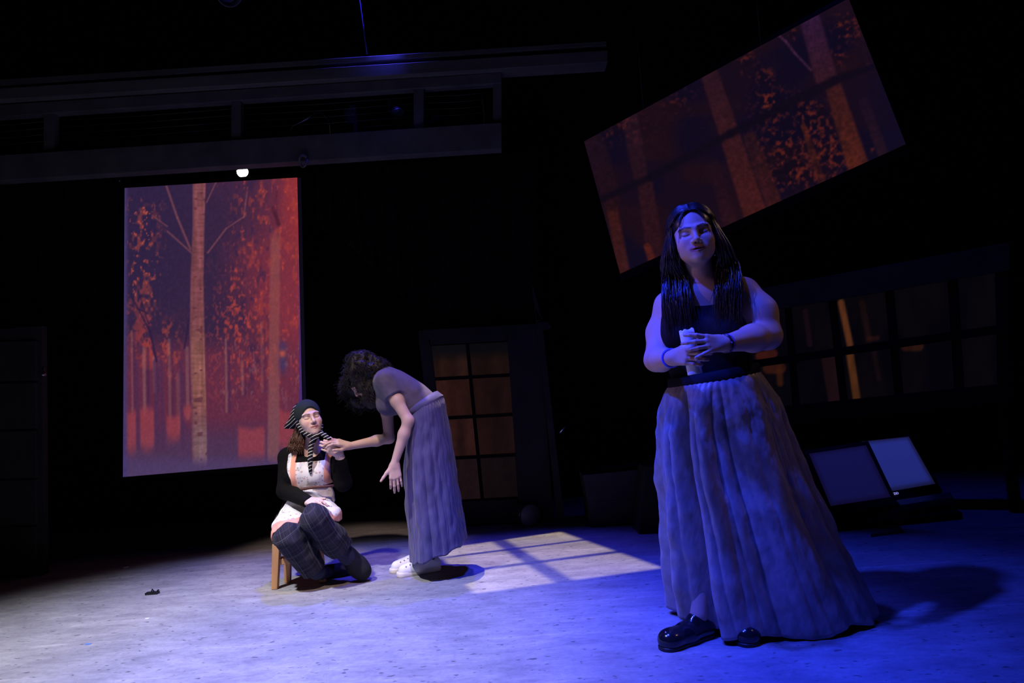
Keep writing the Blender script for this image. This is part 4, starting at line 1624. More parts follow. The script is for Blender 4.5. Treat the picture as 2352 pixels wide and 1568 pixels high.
def torsoA(S, o=0.0):
    Mt = np.stack([lA, -fA, upv], 1)
    S.ell(wsA + np.array([0, 0, -0.10]), (0.150 + o, 0.112 + o, 0.12 + o), Mt, 0.05)
    S.ell(wsA + np.array([-0.008, 0, 0.05]), (0.160 + o, 0.122 + o, 0.15 + o), Mt, 0.06)
    S.ell(chA + fA * 0.005 - lA * 0.012, (0.172 + o, 0.118 + o, 0.155 + o), Mt, 0.06)
    for g in (-1, 1):
        S.ell(chA + lA * (g * 0.080 - 0.012) + fA * 0.085 - upv * 0.035, (0.080 + o, 0.066 + o, 0.072 + o), Mt, 0.04)
    return S


SA = SDF()
torsoA(SA)
SA.cone(nbA - upv * 0.015, shR + upv * 0.0, 0.060, 0.054, 0.05)
SA.cone(nbA - upv * 0.015, shL + upv * 0.0, 0.060, 0.056, 0.05)
SA.ell(nbA + fA * 0.03 - upv * 0.05, (0.10, 0.07, 0.06), np.stack([lA, -fA, upv], 1), 0.05)
SA.cone(nbA - upv * 0.03, hdA + MhA @ np.array([0, 0.020, -0.065]), 0.058, 0.052, 0.03)
mR = (shR + elR) / 2 + np.array([-0.002, 0.03, 0.0])
mL = (shL + elL) / 2 + np.array([0.014, 0, 0.005])
SA.chain([shR, mR, elR], [0.056, 0.055, 0.045], 0.03)
SA.chain([shL, mL, elL], [0.062, 0.069, 0.054], 0.03)
SA.chain([elR, elR * 0.65 + wrR * 0.35, wrR], [0.044, 0.046, 0.028], 0.025)
SA.chain([elL, elL * 0.65 + wrL * 0.35, wrL], [0.051, 0.050, 0.029], 0.025)
rollT, rollB = at(1577, 760, 2.50), at(1597, 859, 2.50)
# left hand over the front of the roll, right hand below and behind it
tipsL = add_hand(SA, wrL, at(1612, 788, 2.432) - wrL, (0.22, -1, 0.18), (0.15, 0, 1),
                 ((14, 22, 14), (18, 24, 16), (20, 24, 16), (10, 14, 10)), splay=(0.20, 0.02, -0.12, -0.42), sc=0.92, thumb=(0.35, 0.8, -0.65))
tipsR = add_hand(SA, wrR, at(1580, 816, 2.475) - wrR, (-0.35, -1, 0.1), (0.1, 0, 1),
                 ((14, 30, 20), (18, 34, 20), (20, 36, 22), (22, 36, 22)), splay=(0.02, -0.1, -0.18, -0.26), sc=0.92, thumb=(0.6, 0.6, -0.6))
add_head(SA, hdA, MhA, 1.0, open_mouth=0.0018, wide=1.09)
for g in (-1, 1):
    SA.ell(hdA + MhA @ np.array([g * 0.037, -0.040, -0.062]), (0.023, 0.027, 0.027), MhA, 0.03)
# legs, mostly under the skirt
ftR_toe, ftR_heel = fl(1522, 1494), fl(1622, 1462)
ftL_toe, ftL_heel = fl(1712, 1492) + np.array([0, 0.03, 0]), fl(1712, 1492) + np.array([0.17, 0.20, 0])
for g, hl, te in ((-1, ftR_heel, ftR_toe), (1, ftL_heel, ftL_toe)):
    dd_ = unit(te - hl)
    ank = hl + dd_ * 0.03 + upv * 0.10
    hip = wsA + lA * g * 0.075 - upv * 0.16
    kn = (hip + ank) / 2 - fA * 0.03
    SA.chain([hip, kn, kn * 0.6 + ank * 0.4, ank], [0.074, 0.056, 0.050, 0.038], 0.03)
    SA.cone(ank - upv * 0.05, hl + dd_ * 0.15 + upv * 0.032, 0.036, 0.028, 0.02)
fine = ([(hdA[0] - 0.095, hdA[0] + 0.095, 0.0024), (min(wrR[0], tipsL[0][0]) - 0.02, wrL[0] + 0.02, 0.0030)],
        [(hdA[1] - 0.13, hdA[1] - 0.03, 0.0024), (2.38, 2.56, 0.0032)],
        [(hdA[2] - 0.135, hdA[2] + 0.06, 0.0024), (rollB[2] - 0.03, rollT[2] + 0.03, 0.0030)])
V, Q = sdf_mesh(SA, *bbox_axes((0.30, 2.30, 0.0), (1.22, 3.12, 1.76), 0.0085, fine))
C = np.zeros((len(V), 3), np.float32) + SKA
C = C * (1 + 0.06 * vnoise(V, 25, 3)[:, None] * np.array([0.6, 1, 1]))
C = face_color(V, C, hdA, MhA, 1.0, SKA, (0.42, 0.17, 0.15), (0.025, 0.017, 0.012), (0.62, 0.30, 0.23, 0.35), wide=1.09)
link('body', np_mesh('body', V, Q, col=C), M_skin, pA)['label'] = 'bare head, arms and folded hands'

# sleeveless black top
M_top = add_noise_color(new_mat('black_jersey', rough=0.8, spec=0.2), (0.005, 0.005, 0.008), (0.008, 0.008, 0.011), 40, bump=0.2, bscale=14)
ST = torsoA(SDF())
for g, sh in ((-1, shR), (1, shL)):
    sp_ = nbA * 0.42 + sh * 0.58
    ST.chain([chA + lA * g * 0.085 + fA * 0.08 + upv * 0.03, sp_ + fA * 0.045 + upv * 0.025, sp_ + upv * 0.048, chA + lA * g * 0.10 - fA * 0.09 + upv * 0.05], [0.035, 0.022, 0.022, 0.03], 0.03)
ST.off(0.007)
nk = [(1520, 560), (1548, 640), (1556, 672), (1570, 692), (1592, 694), (1622, 680), (1646, 660), (1662, 625), (1720, 560)]
nkp = poly_sdf([(at(*q, 2.70)[0], at(*q, 2.70)[2]) for q in nk])
ST.fn(lambda P, d: np.where(P[:, 1] < nbA[1] + 0.02, smax(d, -nkp(P[:, 0], P[:, 2]), 0.006), d))
ST.cut(lambda P: (wsA[2] - 0.028 + 0.15 * (P[:, 0] - wsA[0])) - P[:, 2])
V, Q = auto_mesh(ST, (0.40, 2.50, 0.9), (1.10, 3.02, 1.48), 0.0062)
link('tank_top', np_mesh('tank_top', V, Q), M_top, pA)['label'] = 'black sleeveless top'

# full skirt: waist ring opening to a wide trailing hem
M_skirt = add_noise_color(new_mat('taupe_satin', rough=0.42, spec=0.45, sheen=0.25), (0.27, 0.215, 0.20), (0.40, 0.325, 0.295), 26, 6, stretch=(1, 1, 0.6), bump=0.35, bscale=34)
rowsA = [(1541, 886, 1735, 848, 2.80, 0.142), (1528, 905, 1752, 872, 2.80, 0.158), (1514, 945, 1785, 922, 2.81, 0.172), (1508, 1000, 1812, 985, 2.82, 0.18),
         (1508, 1080, 1845, 1070, 2.84, 0.205), (1516, 1160, 1878, 1150, 2.86, 0.23), (1521, 1250, 1922, 1240, 2.88, 0.25), (1527, 1340, 1960, 1320, 2.90, 0.27), (1538, 1432, 2004, 1408, 2.93, 0.29)]


def hemA(th):
    return 0.018 + 0.012 * np.sin(7 * th + 1) + 0.050 * bump_at(th, 2.80, 0.45) + 0.02 * bump_at(th, 0.2, 0.3)


def calmA(th, t):
    return 1 - 0.72 * bump_at(th, 1.0, 0.5) * sst(0.12, 0.4, np.array(t)) + 0.25 * bump_at(th, 2.3, 0.6)


K, K0 = make_skirt(rowsA, 100, 460, hemA, (0.008, 0.046), (0.9, 2.2, 4.4), (0.62, 0.30, 0.12), (8, 13, 23), calmA, 0.8, 5, 0.0028)
V, F = ring_surface('skirt', K)
o = link('skirt', np_mesh('skirt', V, F), M_skirt, pA)
o['label'] = 'full taupe floor-length skirt'
s_ = o.modifiers.new('cloth', 'SOLIDIFY')
s_.thickness = 0.004
s_.offset = -1
# waistband
V, F = ring_surface('waistband', np.stack([K0 + (K0 - K0.mean(0)) * e + upv * z for e, z in ((0.0, -0.030), (0.07, -0.026), (0.05, 0.028), (-0.02, 0.03))]))
link('waistband', np_mesh('waistband', V, F), M_top, pA)
# shoes
M_shoe = new_mat('black_patent_leather', (0.010, 0.010, 0.012), 0.16, 0, 0.6)
for hl, te in ((ftR_heel, ftR_toe), (ftL_heel, ftL_toe)):
    SS = SDF()
    add_shoe(SS, hl, te, 0.075, 0.046)
    d_ = unit(te - hl)
    SS.ell(te - d_ * 0.045 + upv * 0.034, (0.046, 0.046, 0.034), None, 0.02)
    SS.cut(lambda P: 0.012 - P[:, 2], 0.006)
    V, Q = auto_mesh(SS, np.minimum(hl, te) - 0.07, np.maximum(hl, te) + np.array([0.07, 0.07, 0.15]), 0.0045)
    so = link('shoe', np_mesh('shoe', V, Q), M_shoe, pA)
    sl = SDF()
    sl.cone(hl + upv * 0.008, te - d_ * 0.035 + upv * 0.008, 0.034, 0.043, 0.01)
    sl.cut(lambda P: np.abs(P[:, 2] - 0.0075) - 0.0072, 0.001)
    V, Q = auto_mesh(sl, np.minimum(hl, te) - 0.06, np.maximum(hl, te) + 0.06, 0.0045)
    link('sole', np_mesh('sole', V, Q), M_blackmetal, so)
# bracelets and ear stud
def bangle(c, ax_, r1, tube_r, mat, parent, name, sq=1.0):
    ax_ = unit(ax_)
    a = unit(np.cross(ax_, (0.3, 0.2, 0.9)))
    b_ = np.cross(ax_, a)
    return MB().tube([np.array(c) + (a * math.cos(t) + b_ * math.sin(t) * sq) * r1 for t in np.linspace(0, 2 * math.pi, 33)], tube_r, 8, cap=False).build(name, mat, parent, smooth=True)


M_bead = add_noise_color(new_mat('beaded_band', rough=0.3), (0.01, 0.01, 0.02), (0.5, 0.5, 0.6), 160, 1, lo=0.62, hi=0.66)
aL, aR = wrL - elL, wrR - elR
bangle(wrL - unit(aL) * 0.004, aL, 0.0305, 0.0055, M_bead, pA, 'bracelet')['label'] = 'dark beaded bracelet'
bangle(wrL - unit(aL) * 0.018, aL, 0.0325, 0.0022, new_mat('violet_cord', (0.25, 0.08, 0.35), 0.5), pA, 'bracelet')['label'] = 'thin violet bracelet'
bangle(wrR - unit(aR) * 0.010, aR, 0.0335, 0.0042, new_mat('blue_cord', (0.10, 0.12, 0.8), 0.5), pA, 'bracelet')['label'] = 'thin blue bracelet'
V, Q = auto_mesh(SDF().ell(at(1642.5, 585, 2.66), (0.004, 0.004, 0.004)), at(1642.5, 585, 2.66) - 0.012, at(1642.5, 585, 2.66) + 0.012, 0.002)
link('ear_stud', np_mesh('ear_stud', V, Q), M_glint, pA)

# long straight hair parted in the middle
M_hair = new_mat('dark_brown_hair', (0.022, 0.015, 0.012), 0.32, 0, 0.55)
hc = SDF().ell(hdA + MhA @ np.array([0, 0.024, 0.040]), (0.089, 0.100, 0.088), MhA)
hc.ell(hdA + MhA @ np.array([0, 0.055, -0.03]), (0.075, 0.062, 0.10), MhA, 0.04)
hc.ell(hdA + MhA @ np.array([0, -0.098, -0.01]), (0.056, 0.078, 0.112), MhA, 0.012, 's')
hc.cut(lambda P: -0.16 - ((P - hdA) @ MhA)[:, 2])
V, Q = auto_mesh(hc, hdA - 0.24, hdA + 0.2, 0.006)
ho = link('hair', np_mesh('hair', V, Q), M_hair, pA)
ho['label'] = 'long straight dark brown hair'
r_ = rng(5)
paths, rads = [], []


def scalp(az, el, lift=0.0):
    """point on the scalp; az 0 = face side, 90 = her left, el 90 = crown"""
    a, e = math.radians(az), math.radians(el)
    v = np.array([math.sin(a) * math.cos(e) * (0.090 + lift), -math.cos(a) * math.cos(e) * (0.099 + lift), math.sin(e) * (0.088 + lift)])
    return hdA + MhA @ (v + np.array([0, 0.024, 0.040]))


for g in (-1, 1):
    for i in range(700):
        u = r_.uniform(0, 1) ** 1.35                       # 0 front of the part, 1 back
        lift = r_.uniform(0.0, 0.008)
        p0 = scalp(g * 3, 36 + 52 * u, lift * 0.4)
        az1 = 26 + 56 * u + r_.normal(0, 2)
        az2 = 50 + 76 * u + r_.normal(0, 3)
        az3 = 66 + 80 * u + r_.normal(0, 4)
        p1 = scalp(g * az1, 33 + 34 * u, lift)
        p2 = scalp(g * az2, 16 + 14 * u, lift)
        p3 = scalp(g * az3, -6, lift + 0.002)
        loc3 = (p3 - hdA) @ MhA
        p4 = hdA + MhA @ (loc3 * np.array([1.03, 1.0, 0]) + np.array([g * r_.uniform(0.0, 0.012), -0.004, -0.080]))
        lat = 0.08
        front = r_.uniform() < (0.85 - 0.45 * u)
        sh = shL if g > 0 else shR
        if front:
            lat = r_.uniform(0.050, 0.155) if g < 0 else r_.uniform(0.048, 0.150)
            p4 = p4 + MhA @ np.array([g * (lat - 0.07) * 0.35, 0, 0])
            p5 = nbA + lA * g * lat + fA * (0.078 + 0.012 * r_.normal()) + upv * (0.02 + 0.010 * r_.normal())
            le = r_.uniform(0.07, 0.185) if g < 0 else r_.uniform(0.04, 0.15)
            p6 = chA + lA * g * (lat * (0.98 if g < 0 else 0.86) + r_.normal(0, 0.010)) + fA * (0.150 + 0.008 * r_.normal()) + upv * (0.12 - le)
            if p6[2] < chA[2] - 0.07:
                p6 = p6 - fA * 0.02
            mid = (p5 + p6) / 2 + fA * 0.022
            pts_ = [p0, p1, p2, p3, p4, p5, mid, p6]
        else:
            lat = r_.uniform(0.05, 0.13)
            p5 = nbA + lA * g * lat - fA * 0.075 + upv * 0.01
            p6 = nbA + lA * g * (lat + 0.02) - fA * 0.125 - upv * r_.uniform(0.15, 0.28)
            pts_ = [p0, p1, p2, p3, p4, p5, (p5 + p6) / 2 - fA * 0.012, p6]
        paths.append(spline(pts_, 26))
        w0 = r_.uniform(0.0015, 0.0030)
        tp = np.linspace(0, 1, 26)
        rads.append(w0 * (0.55 + 0.5 * np.sin(np.clip(tp * 1.5, 0, 1) * math.pi / 2)) * (1 - 0.85 * sst(0.72, 1.0, tp)))
    for i in range(4):                              # loose wisps at the temples
        p0 = scalp(g * 4, 36, 0.003)
        p1 = scalp(g * (20 + i * 1.5), 26 + i * 0.6, 0.006)
        p2 = hdA + MhA @ np.array([g * (0.050 + 0.002 * (i % 4)), -0.078 + 0.004 * (i % 3), 0.012])
        p3 = hdA + MhA @ np.array([g * (0.064 + 0.002 * (i % 5)), -0.052, -0.06])
        p4 = nbA + lA * g * 0.085 + fA * 0.085 + upv * 0.02
        paths.append(spline([p0, p1, p2, p3, p4], 26))
        rads.append(np.linspace(0.0008, 0.0006, 26))
V, F = strands(paths, rads, 4)
link('hair_locks', np_mesh('hair_locks', V, F), M_hair, ho)

# the white roll in her hands
ax_ = unit(rollT - rollB)
roll = empty('paper_roll', rollB, 'white paper roll held upright in the standing woman\'s hands', 'paper')
M_paper = new_mat('white_paper', (0.82, 0.83, 0.86), 0.7)
a_ = np.array([1.0, 0, 0]) - ax_ * ax_[0]
a_ = unit(a_)
b_ = np.cross(ax_, a_)
nn_, K = 64, []
r_ = rng(8)
for e, t in ((0.0, 0.0), (0.0, 0.0), (1.0, 0.0), (1.0, 0.03), (1.0, 0.5), (1.0, 0.95), (0.985, 1.0), (0.80, 1.012), (0.5, 0.985), (0.0, 0.97)):
    thh = np.linspace(0, 2 * math.pi, nn_, endpoint=False)
    wav = 1 + 0.02 * np.sin(3 * thh + 1) + 0.015 * np.sin(7 * thh)
    zz = (t * np.linalg.norm(rollT - rollB) + (0.005 * np.sin(3 * thh + 0.7) + 0.003 * np.sin(5 * thh)) * (t > 0.94))
    K.append(rollB + (np.cos(thh) * 0.0275 * e * wav)[:, None] * a_ + (np.sin(thh) * 0.021 * e * wav)[:, None] * b_ + zz[:, None] * ax_)
V, F = ring_surface('sheet', np.array(K[1:]))
link('sheet', np_mesh('sheet', V, F[:, ::-1]), M_paper, roll)
# ------------------------------------------------------------------ the woman bending over the seated one
SKB = np.array((0.60, 0.40, 0.31), np.float32)
pB = empty('person', (fl(965, 1318)[0], 4.0, 0.0), 'woman in purple tee and long lavender skirt bending towards the seated woman', 'person')
nbB, chB, wsB, hpB = at(880, 868, 4.0), at(908, 893, 4.0), at(955, 918, 4.0), at(986, 950, 4.0)
axB = unit(nbB - hpB)
beB = unit(np.cross(np.array([0, 1.0, 0]), axB))
if beB[2] > 0:
    beB = -beB
MtB = np.stack([np.array([0, 1.0, 0]), beB, axB], 1)
shN, shF = at(886, 876, 3.88), at(884, 886, 4.13)
elN, elF = at(938, 966, 3.83), at(894, 1006, 4.12)
wrN, wrF = at(906, 1064, 3.81), at(803, 1024, 4.00)
hdB = at(834, 868, 4.0)
fcB = unit((-0.62, -0.12, -0.78))           # where the face looks
upB = unit(np.array([-0.75, 0, 0.62]) - fcB * (np.array([-0.75, 0, 0.62]) @ fcB))
MhB = np.stack([np.cross(-fcB, upB) * -1 * -1, -fcB, upB], 1)
if np.linalg.det(MhB) < 0:
    MhB[:, 0] *= -1


def torsoB(S):
    S.ell(hpB - beB * -0.012, (0.138, 0.092, 0.10), MtB, 0.05)
    S.ell(wsB + beB * 0.006, (0.125, 0.094, 0.13), MtB, 0.06)
    S.ell(chB, (0.140, 0.100, 0.135), MtB, 0.06)
    for g in (-1, 1):
        S.ell(chB + np.array([0, g * 0.065, 0]) + beB * 0.085 - axB * 0.03, (0.060, 0.062, 0.062), MtB, 0.045)
    return S


SB = torsoB(SDF())
SB.cone(nbB, shN, 0.055, 0.050, 0.04)
SB.cone(nbB, shF, 0.055, 0.050, 0.04)
SB.cone(nbB - axB * 0.02, hdB + MhB @ np.array([0, 0.02, -0.06]), 0.052, 0.047, 0.03)
SB.chain([shN, (shN + elN) / 2, elN], [0.042, 0.036, 0.030], 0.02)
SB.chain([elN, elN * 0.68 + wrN * 0.32, wrN], [0.030, 0.031, 0.0210], 0.02)
SB.chain([shF, (shF + elF) / 2, elF], [0.042, 0.036, 0.030], 0.02)
SB.chain([elF, elF * 0.68 + wrF * 0.32, wrF], [0.030, 0.031, 0.0210], 0.02)
tipsN = add_hand(SB, wrN, at(908, 1092, 3.80) - wrN, (0.25, -1, 0.0), (-1, 0, 0),
                 ((24, 30, 18), (14, 20, 14), (10, 18, 12), (8, 16, 12)), splay=(0.05, 0.0, -0.06, -0.14), sc=0.92, thumb=(0.75, 0.75, 0.1), tcurl=5, rw=0.0195)
tipsF = add_hand(SB, wrF, at(772, 1014, 3.95) - wrF, (0.1, -0.55, 0.85), (-0.2, -0.6, -0.7),
                 ((12, 34, 22), (14, 34, 22), (14, 34, 22), (12, 30, 20)), splay=(0.1, 0.0, -0.06, -0.12), sc=0.9, thumb=(0.5, 0.8, -0.4), tcurl=20, rw=0.0195)
add_head(SB, hdB, MhB, 0.95)
nhB_t, nhB_h = fl(914, 1325), fl(1003, 1309)
fhB_t, fhB_h = fl(898, 1316), fl(985, 1298)
for g, hl, te in ((-1, nhB_h, nhB_t), (1, fhB_h, fhB_t)):
    dd_ = unit(te - hl)
    ank = hl + dd_ * 0.035 + upv * 0.10
    hip = hpB + np.array([0.0, g * 0.062, -0.06])
    kn = hip * 0.5 + ank * 0.5 + np.array([-0.02, 0, 0])
    SB.chain([hip, kn, ank], [0.068, 0.052, 0.036], 0.03)
    SB.cone(ank - upv * 0.04, hl + dd_ * 0.16 + upv * 0.032, 0.034, 0.026, 0.02)
fine = ([(wrF[0] - 0.20, wrF[0] + 0.03, 0.0034), (tipsN[0][0] - 0.06, wrN[0] + 0.05, 0.0034)], [(3.74, 3.86, 0.0034), (3.90, 4.03, 0.0034)],
        [(wrF[2] - 0.05, wrF[2] + 0.06, 0.0034), (tipsN[1][2] - 0.02, wrN[2] + 0.02, 0.0034)])
V, Q = sdf_mesh(SB, *bbox_axes((-1.24, 3.66, 0.0), (-0.26, 4.34, 1.40), 0.0085, fine))
C = np.zeros((len(V), 3), np.float32) + SKB
C = C * (1 + 0.05 * vnoise(V, 25, 4)[:, None] * np.array([0.6, 1, 1]))
C = face_color(V, C, hdB, MhB, 0.95, SKB, (0.46, 0.2, 0.18), (0.02, 0.015, 0.012))
socks = sst(0.30, 0.28, V[:, 2])[:, None]
C = C * (1 - socks) + np.array((0.03, 0.03, 0.035), np.float32) * socks
link('body', np_mesh('body', V, Q, col=C), M_skin, pB)['label'] = 'bare forearms, hands and averted head'
bangle(tipsN[1] * 0.52 + (wrN + unit(at(908, 1092, 3.80) - wrN) * 0.08) * 0.48, tipsN[1] - wrN, 0.0088, 0.0016, M_glint, pB, 'ring')['label'] = 'thin silver ring'

# purple tee with short sleeves
M_tee = add_noise_color(new_mat('purple_jersey', rough=0.8, spec=0.2, sheen=0.2), (0.085, 0.070, 0.115), (0.105, 0.087, 0.14), 30, bump=0.35, bscale=11)
TB = torsoB(SDF())
for sh in (shN, shF):
    TB.cone(nbB, sh, 0.050, 0.050, 0.04)
TB.off(0.008)
TB.fn(lambda P, d: d + 0.006 * vnoise(P @ MtB * np.array([0.6, 0.6, 1.6]), 16, 7) * sst(0.08, -0.02, (P - wsB) @ axB))
for sh, el in ((shN, elN), (shF, elF)):
    ad = unit(el - sh)
    SL_ = SDF().cone(sh - ad * 0.01, sh * 0.5 + el * 0.5, 0.052, 0.053, 0.03)
    SL_.fn(lambda P, d: d + 0.003 * vnoise(P, 20, 8))
    SL_.cut(lambda P, sh=sh, ad=ad, L_=np.linalg.norm(el - sh): (P - sh) @ ad - 0.37 * L_, 0.004)
    TB.fn(lambda P, d, SL_=SL_: smin(d, SL_(P), 0.03))
TB.ell(nbB + axB * 0.045 - beB * 0.01, (0.066, 0.07, 0.05), MtB, 0.01, 's')
TB.cut(lambda P: -(((P - hpB) @ axB) - 0.012))
V, Q = auto_mesh(TB, (-1.0, 3.7, 0.72), (-0.3, 4.3, 1.36), 0.0062)
link('tee_shirt', np_mesh('tee_shirt', V, Q), M_tee, pB)['label'] = 'dull purple short-sleeved tee'

# long lavender skirt
M_lav = add_noise_color(new_mat('lavender_cotton', rough=0.6, spec=0.3, sheen=0.2), (0.070, 0.064, 0.165), (0.095, 0.086, 0.21), 22, 5, stretch=(1, 1, 0.4), bump=0.25, bscale=24)
rowsB = [(944, 959, 1014, 906, 4.0, 0.160), (940, 976, 1022, 926, 4.0, 0.172), (936, 1010, 1030, 968, 4.0, 0.180), (932, 1060, 1041, 1030, 4.0, 0.186), (931, 1110, 1050, 1095, 4.0, 0.190),
         (935, 1165, 1058, 1150, 4.0, 0.190), (942, 1225, 1066, 1200, 4.0, 0.20), (944, 1287, 1073, 1247, 4.0, 0.205)]


def hemB(th):
    return 0.132 - 0.052 * np.cos(th - math.pi) + 0.006 * np.sin(9 * th)


K, K0 = make_skirt(rowsB, 90, 420, hemB, (0.003, 0.014), (1.4, 3.1, 0.3), (0.62, 0.34, 0.13), (5, 11, 24), None, 0.9, 6, 0.0016)
V, F = ring_surface('skirt', K)
o = link('skirt', np_mesh('skirt', V, F), M_lav, pB)
o['label'] = 'long gathered lavender skirt'
s_ = o.modifiers.new('cloth', 'SOLIDIFY')
s_.thickness = 0.004
s_.offset = -1
V, F = ring_surface('waistband', np.stack([K0 + (K0 - K0.mean(0)) * e + axB * z for e, z in ((0.0, -0.012), (0.03, -0.008), (0.02, 0.034), (-0.06, 0.038))]))
link('waistband', np_mesh('waistband', V, F), M_lav, pB)

# white canvas sneakers
M_canvas = attr_mat('white_canvas', rough=0.8, spec=0.2)
M_rubber = new_mat('cream_rubber', (0.72, 0.68, 0.60), 0.6)
for hl, te in ((nhB_h, nhB_t), (fhB_h, fhB_t)):
    d_ = unit(te - hl)
    sd_ = np.cross(d_, upv)
    SS = SDF()
    add_shoe(SS, hl + d_ * 0.01, te - d_ * 0.004, 0.075, 0.040)
    SS.cone(hl + d_ * 0.05 + upv * 0.062, te - d_ * 0.07 + upv * 0.035, 0.033, 0.03, 0.02)
    SS.cut(lambda P: 0.012 - P[:, 2], 0.004)
    SS.ell(hl + d_ * 0.045 + upv * 0.118, (0.034, 0.034, 0.034), None, 0.006, 's')
    V, Q = auto_mesh(SS, np.minimum(hl, te) - 0.07, np.maximum(hl, te) + np.array([0.07, 0.07, 0.15]), 0.0035)
    C = np.zeros((len(V), 3), np.float32) + np.array((0.80, 0.80, 0.84), np.float32)
    lc = np.stack([(V - hl) @ d_, (V - hl) @ sd_, V[:, 2]], -1)
    for g in (-1, 1):
        for q in range(4):
            ec = np.array([0.115 + q * 0.024, g * (0.022 + 0.001 * q), 0.0])
            m = sst(0.0046, 0.003, np.hypot(lc[:, 0] - ec[0], lc[:, 1] - ec[1])) * (lc[:, 2] > 0.04)
            C = C * (1 - m[:, None]) + np.array((0.03, 0.03, 0.05), np.float32) * m[:, None]
    so = link('sneaker', np_mesh('sneaker', V, Q, col=C), M_canvas, pB)
    sl = SDF()
    sl.cone(hl + d_ * 0.008 + upv * 0.012, te - d_ * 0.03 + upv * 0.012, 0.034, 0.037, 0.01)
    sl.cut(lambda P: np.abs(P[:, 2] - 0.0125) - 0.0123, 0.002)
    sl.off(0.001)
    V, Q = auto_mesh(sl, np.minimum(hl, te) - 0.06, np.maximum(hl, te) + 0.06, 0.004)
    link('sole', np_mesh('sole', V, Q), M_rubber, so)
    lm = MB()
    for q in range(3):
        za = 0.080 - q * 0.008
        a = hl + d_ * (0.118 + q * 0.024) + upv * za
        lm.tube([a - sd_ * 0.02 - upv * 0.006, a + upv * 0.004, a + sd_ * 0.02 - upv * 0.006], 0.0022, 6)
    lm.build('laces', new_mat('white_lace', (0.85, 0.85, 0.9), 0.8) if q == 2 and 'white_lace' not in bpy.data.materials else bpy.data.materials['white_lace'], so, smooth=True)

# dark loose curls
M_curl = new_mat('black_brown_hair', (0.012, 0.010, 0.010), 0.6, 0, 0.35)
hs = SDF().ell(hdB + MhB @ np.array([0, 0.035, 0.035]), (0.098, 0.108, 0.104), MhB)
hs.ell(at(865, 842, 4.0), (0.07, 0.085, 0.06), None, 0.05)
hs.ell(at(850, 905, 4.0), (0.085, 0.10, 0.085), None, 0.05)
hs.ell(at(822, 905, 4.06), (0.05, 0.06, 0.08), None, 0.04)
hs.ell(at(800, 880, 4.08), (0.05, 0.06, 0.07), None, 0.04)
hs.ell(hdB + MhB @ np.array([0, -0.11, -0.03]), (0.050, 0.072, 0.075), MhB, 0.015, 's')
hs.fn(lambda P, d: d + 0.010 * vnoise(P, 40, 9) + 0.016 * vnoise(P, 17, 10))
V, Q = auto_mesh(hs, at(832, 870, 4.0) - 0.27, at(832, 870, 4.0) + 0.27, 0.0075)
ho = link('hair', np_mesh('hair', V, Q), M_curl, pB)
ho['label'] = 'thick dark curly hair falling forward'
r_ = rng(21)
paths, rads = [], []
ctr = at(842, 872, 4.0)
for i in r_.integers(0, len(V), 1900):
    p0 = V[i].astype(float)
    loc = (p0 - hdB) @ MhB
    if loc[1] < -0.05 and loc[2] < 0.03 and abs(loc[0]) < 0.055:
        continue
    if p0[2] < hdB[2] - 0.17:
        continue
    ln = r_.uniform(0.02, 0.055)
    out_ = unit(p0 - ctr) * r_.uniform(0.004, 0.013)
    drop = np.array([r_.normal(0.0, 0.02), r_.normal(0, 0.02), -ln]) + out_ * 0.5
    n_ = 22
    base_ = spline([p0 - out_ * 1.2, p0 + out_ * 0.5, p0 + out_ * 0.9 + drop * 0.5, p0 + out_ * 0.3 + drop], n_)
    t = np.linspace(0, 1, n_)
    ph = r_.uniform(0, 6.28)
    cr = r_.uniform(0.003, 0.007)
    base_ += np.stack([np.cos(t * 13 + ph), np.sin(t * 13 + ph), 0.5 * np.sin(t * 9 + ph)], -1) * (cr * sst(0, 0.3, t))[:, None]
    paths.append(base_)
    rads.append(np.interp(t, [0, 0.2, 1], [0.0012, 0.0014, 0.0004]))
V, F = strands(paths, rads, 4)
link('curls', np_mesh('curls', V, F), M_curl, ho)
# ------------------------------------------------------------------ low wooden stool
M_wood = add_noise_color(new_mat('beech_wood', rough=0.45, spec=0.4), (0.55, 0.27, 0.11), (0.66, 0.35, 0.15), 5, 6, stretch=(6, 6, 0.8), bump=0.05)
zs = 0.250
stl = [fl(632, 1352), fl(742, 1336), fl(742, 1336) + np.array([-0.02, 0.30, 0]), fl(661, 1337)]
stl[2] = np.array([stl[1][0] - 0.02, stl[3][1] + 0.02, 0])
cs_ = sum(stl) / 4
stool = empty('low_stool', (cs_[0], cs_[1], 0), 'low pale wooden stool under the seated woman', 'stool')
tops = [cs_ + (p_ - cs_) * 0.86 + upv * zs for p_ in stl]
for a, b_ in zip(stl, tops):
    m = MB()
    d_ = b_ - a
    w0, w1 = 0.017, 0.021
    sx, sy = np.array([1, 0, 0]), np.array([0, 1, 0])
    P = []
    for p_, w_ in ((a, w0), (b_, w1)):
        for i, j in ((-1, -1), (1, -1), (1, 1), (-1, 1)):
            P.append(p_ + sx * i * w_ + sy * j * w_)
    m.hexa(P).build('leg', M_wood, stool, bevel=0.004)
for i, j in ((0, 1), (1, 2), (2, 3), (3, 0)):
    a = stl[i] * 0.42 + tops[i] * 0.58
    b_ = stl[j] * 0.42 + tops[j] * 0.58
    MB().bar(a, b_, 0.016, 0.034).build('stretcher', M_wood, stool, bevel=0.003)
sq_ = [cs_ + (p_ - cs_) * 1.02 + upv * zs for p_ in stl]
MB().hexa([p_ for p_ in sq_] + [p_ + upv * 0.022 for p_ in sq_]).build('seat', M_wood, stool, bevel=0.007)

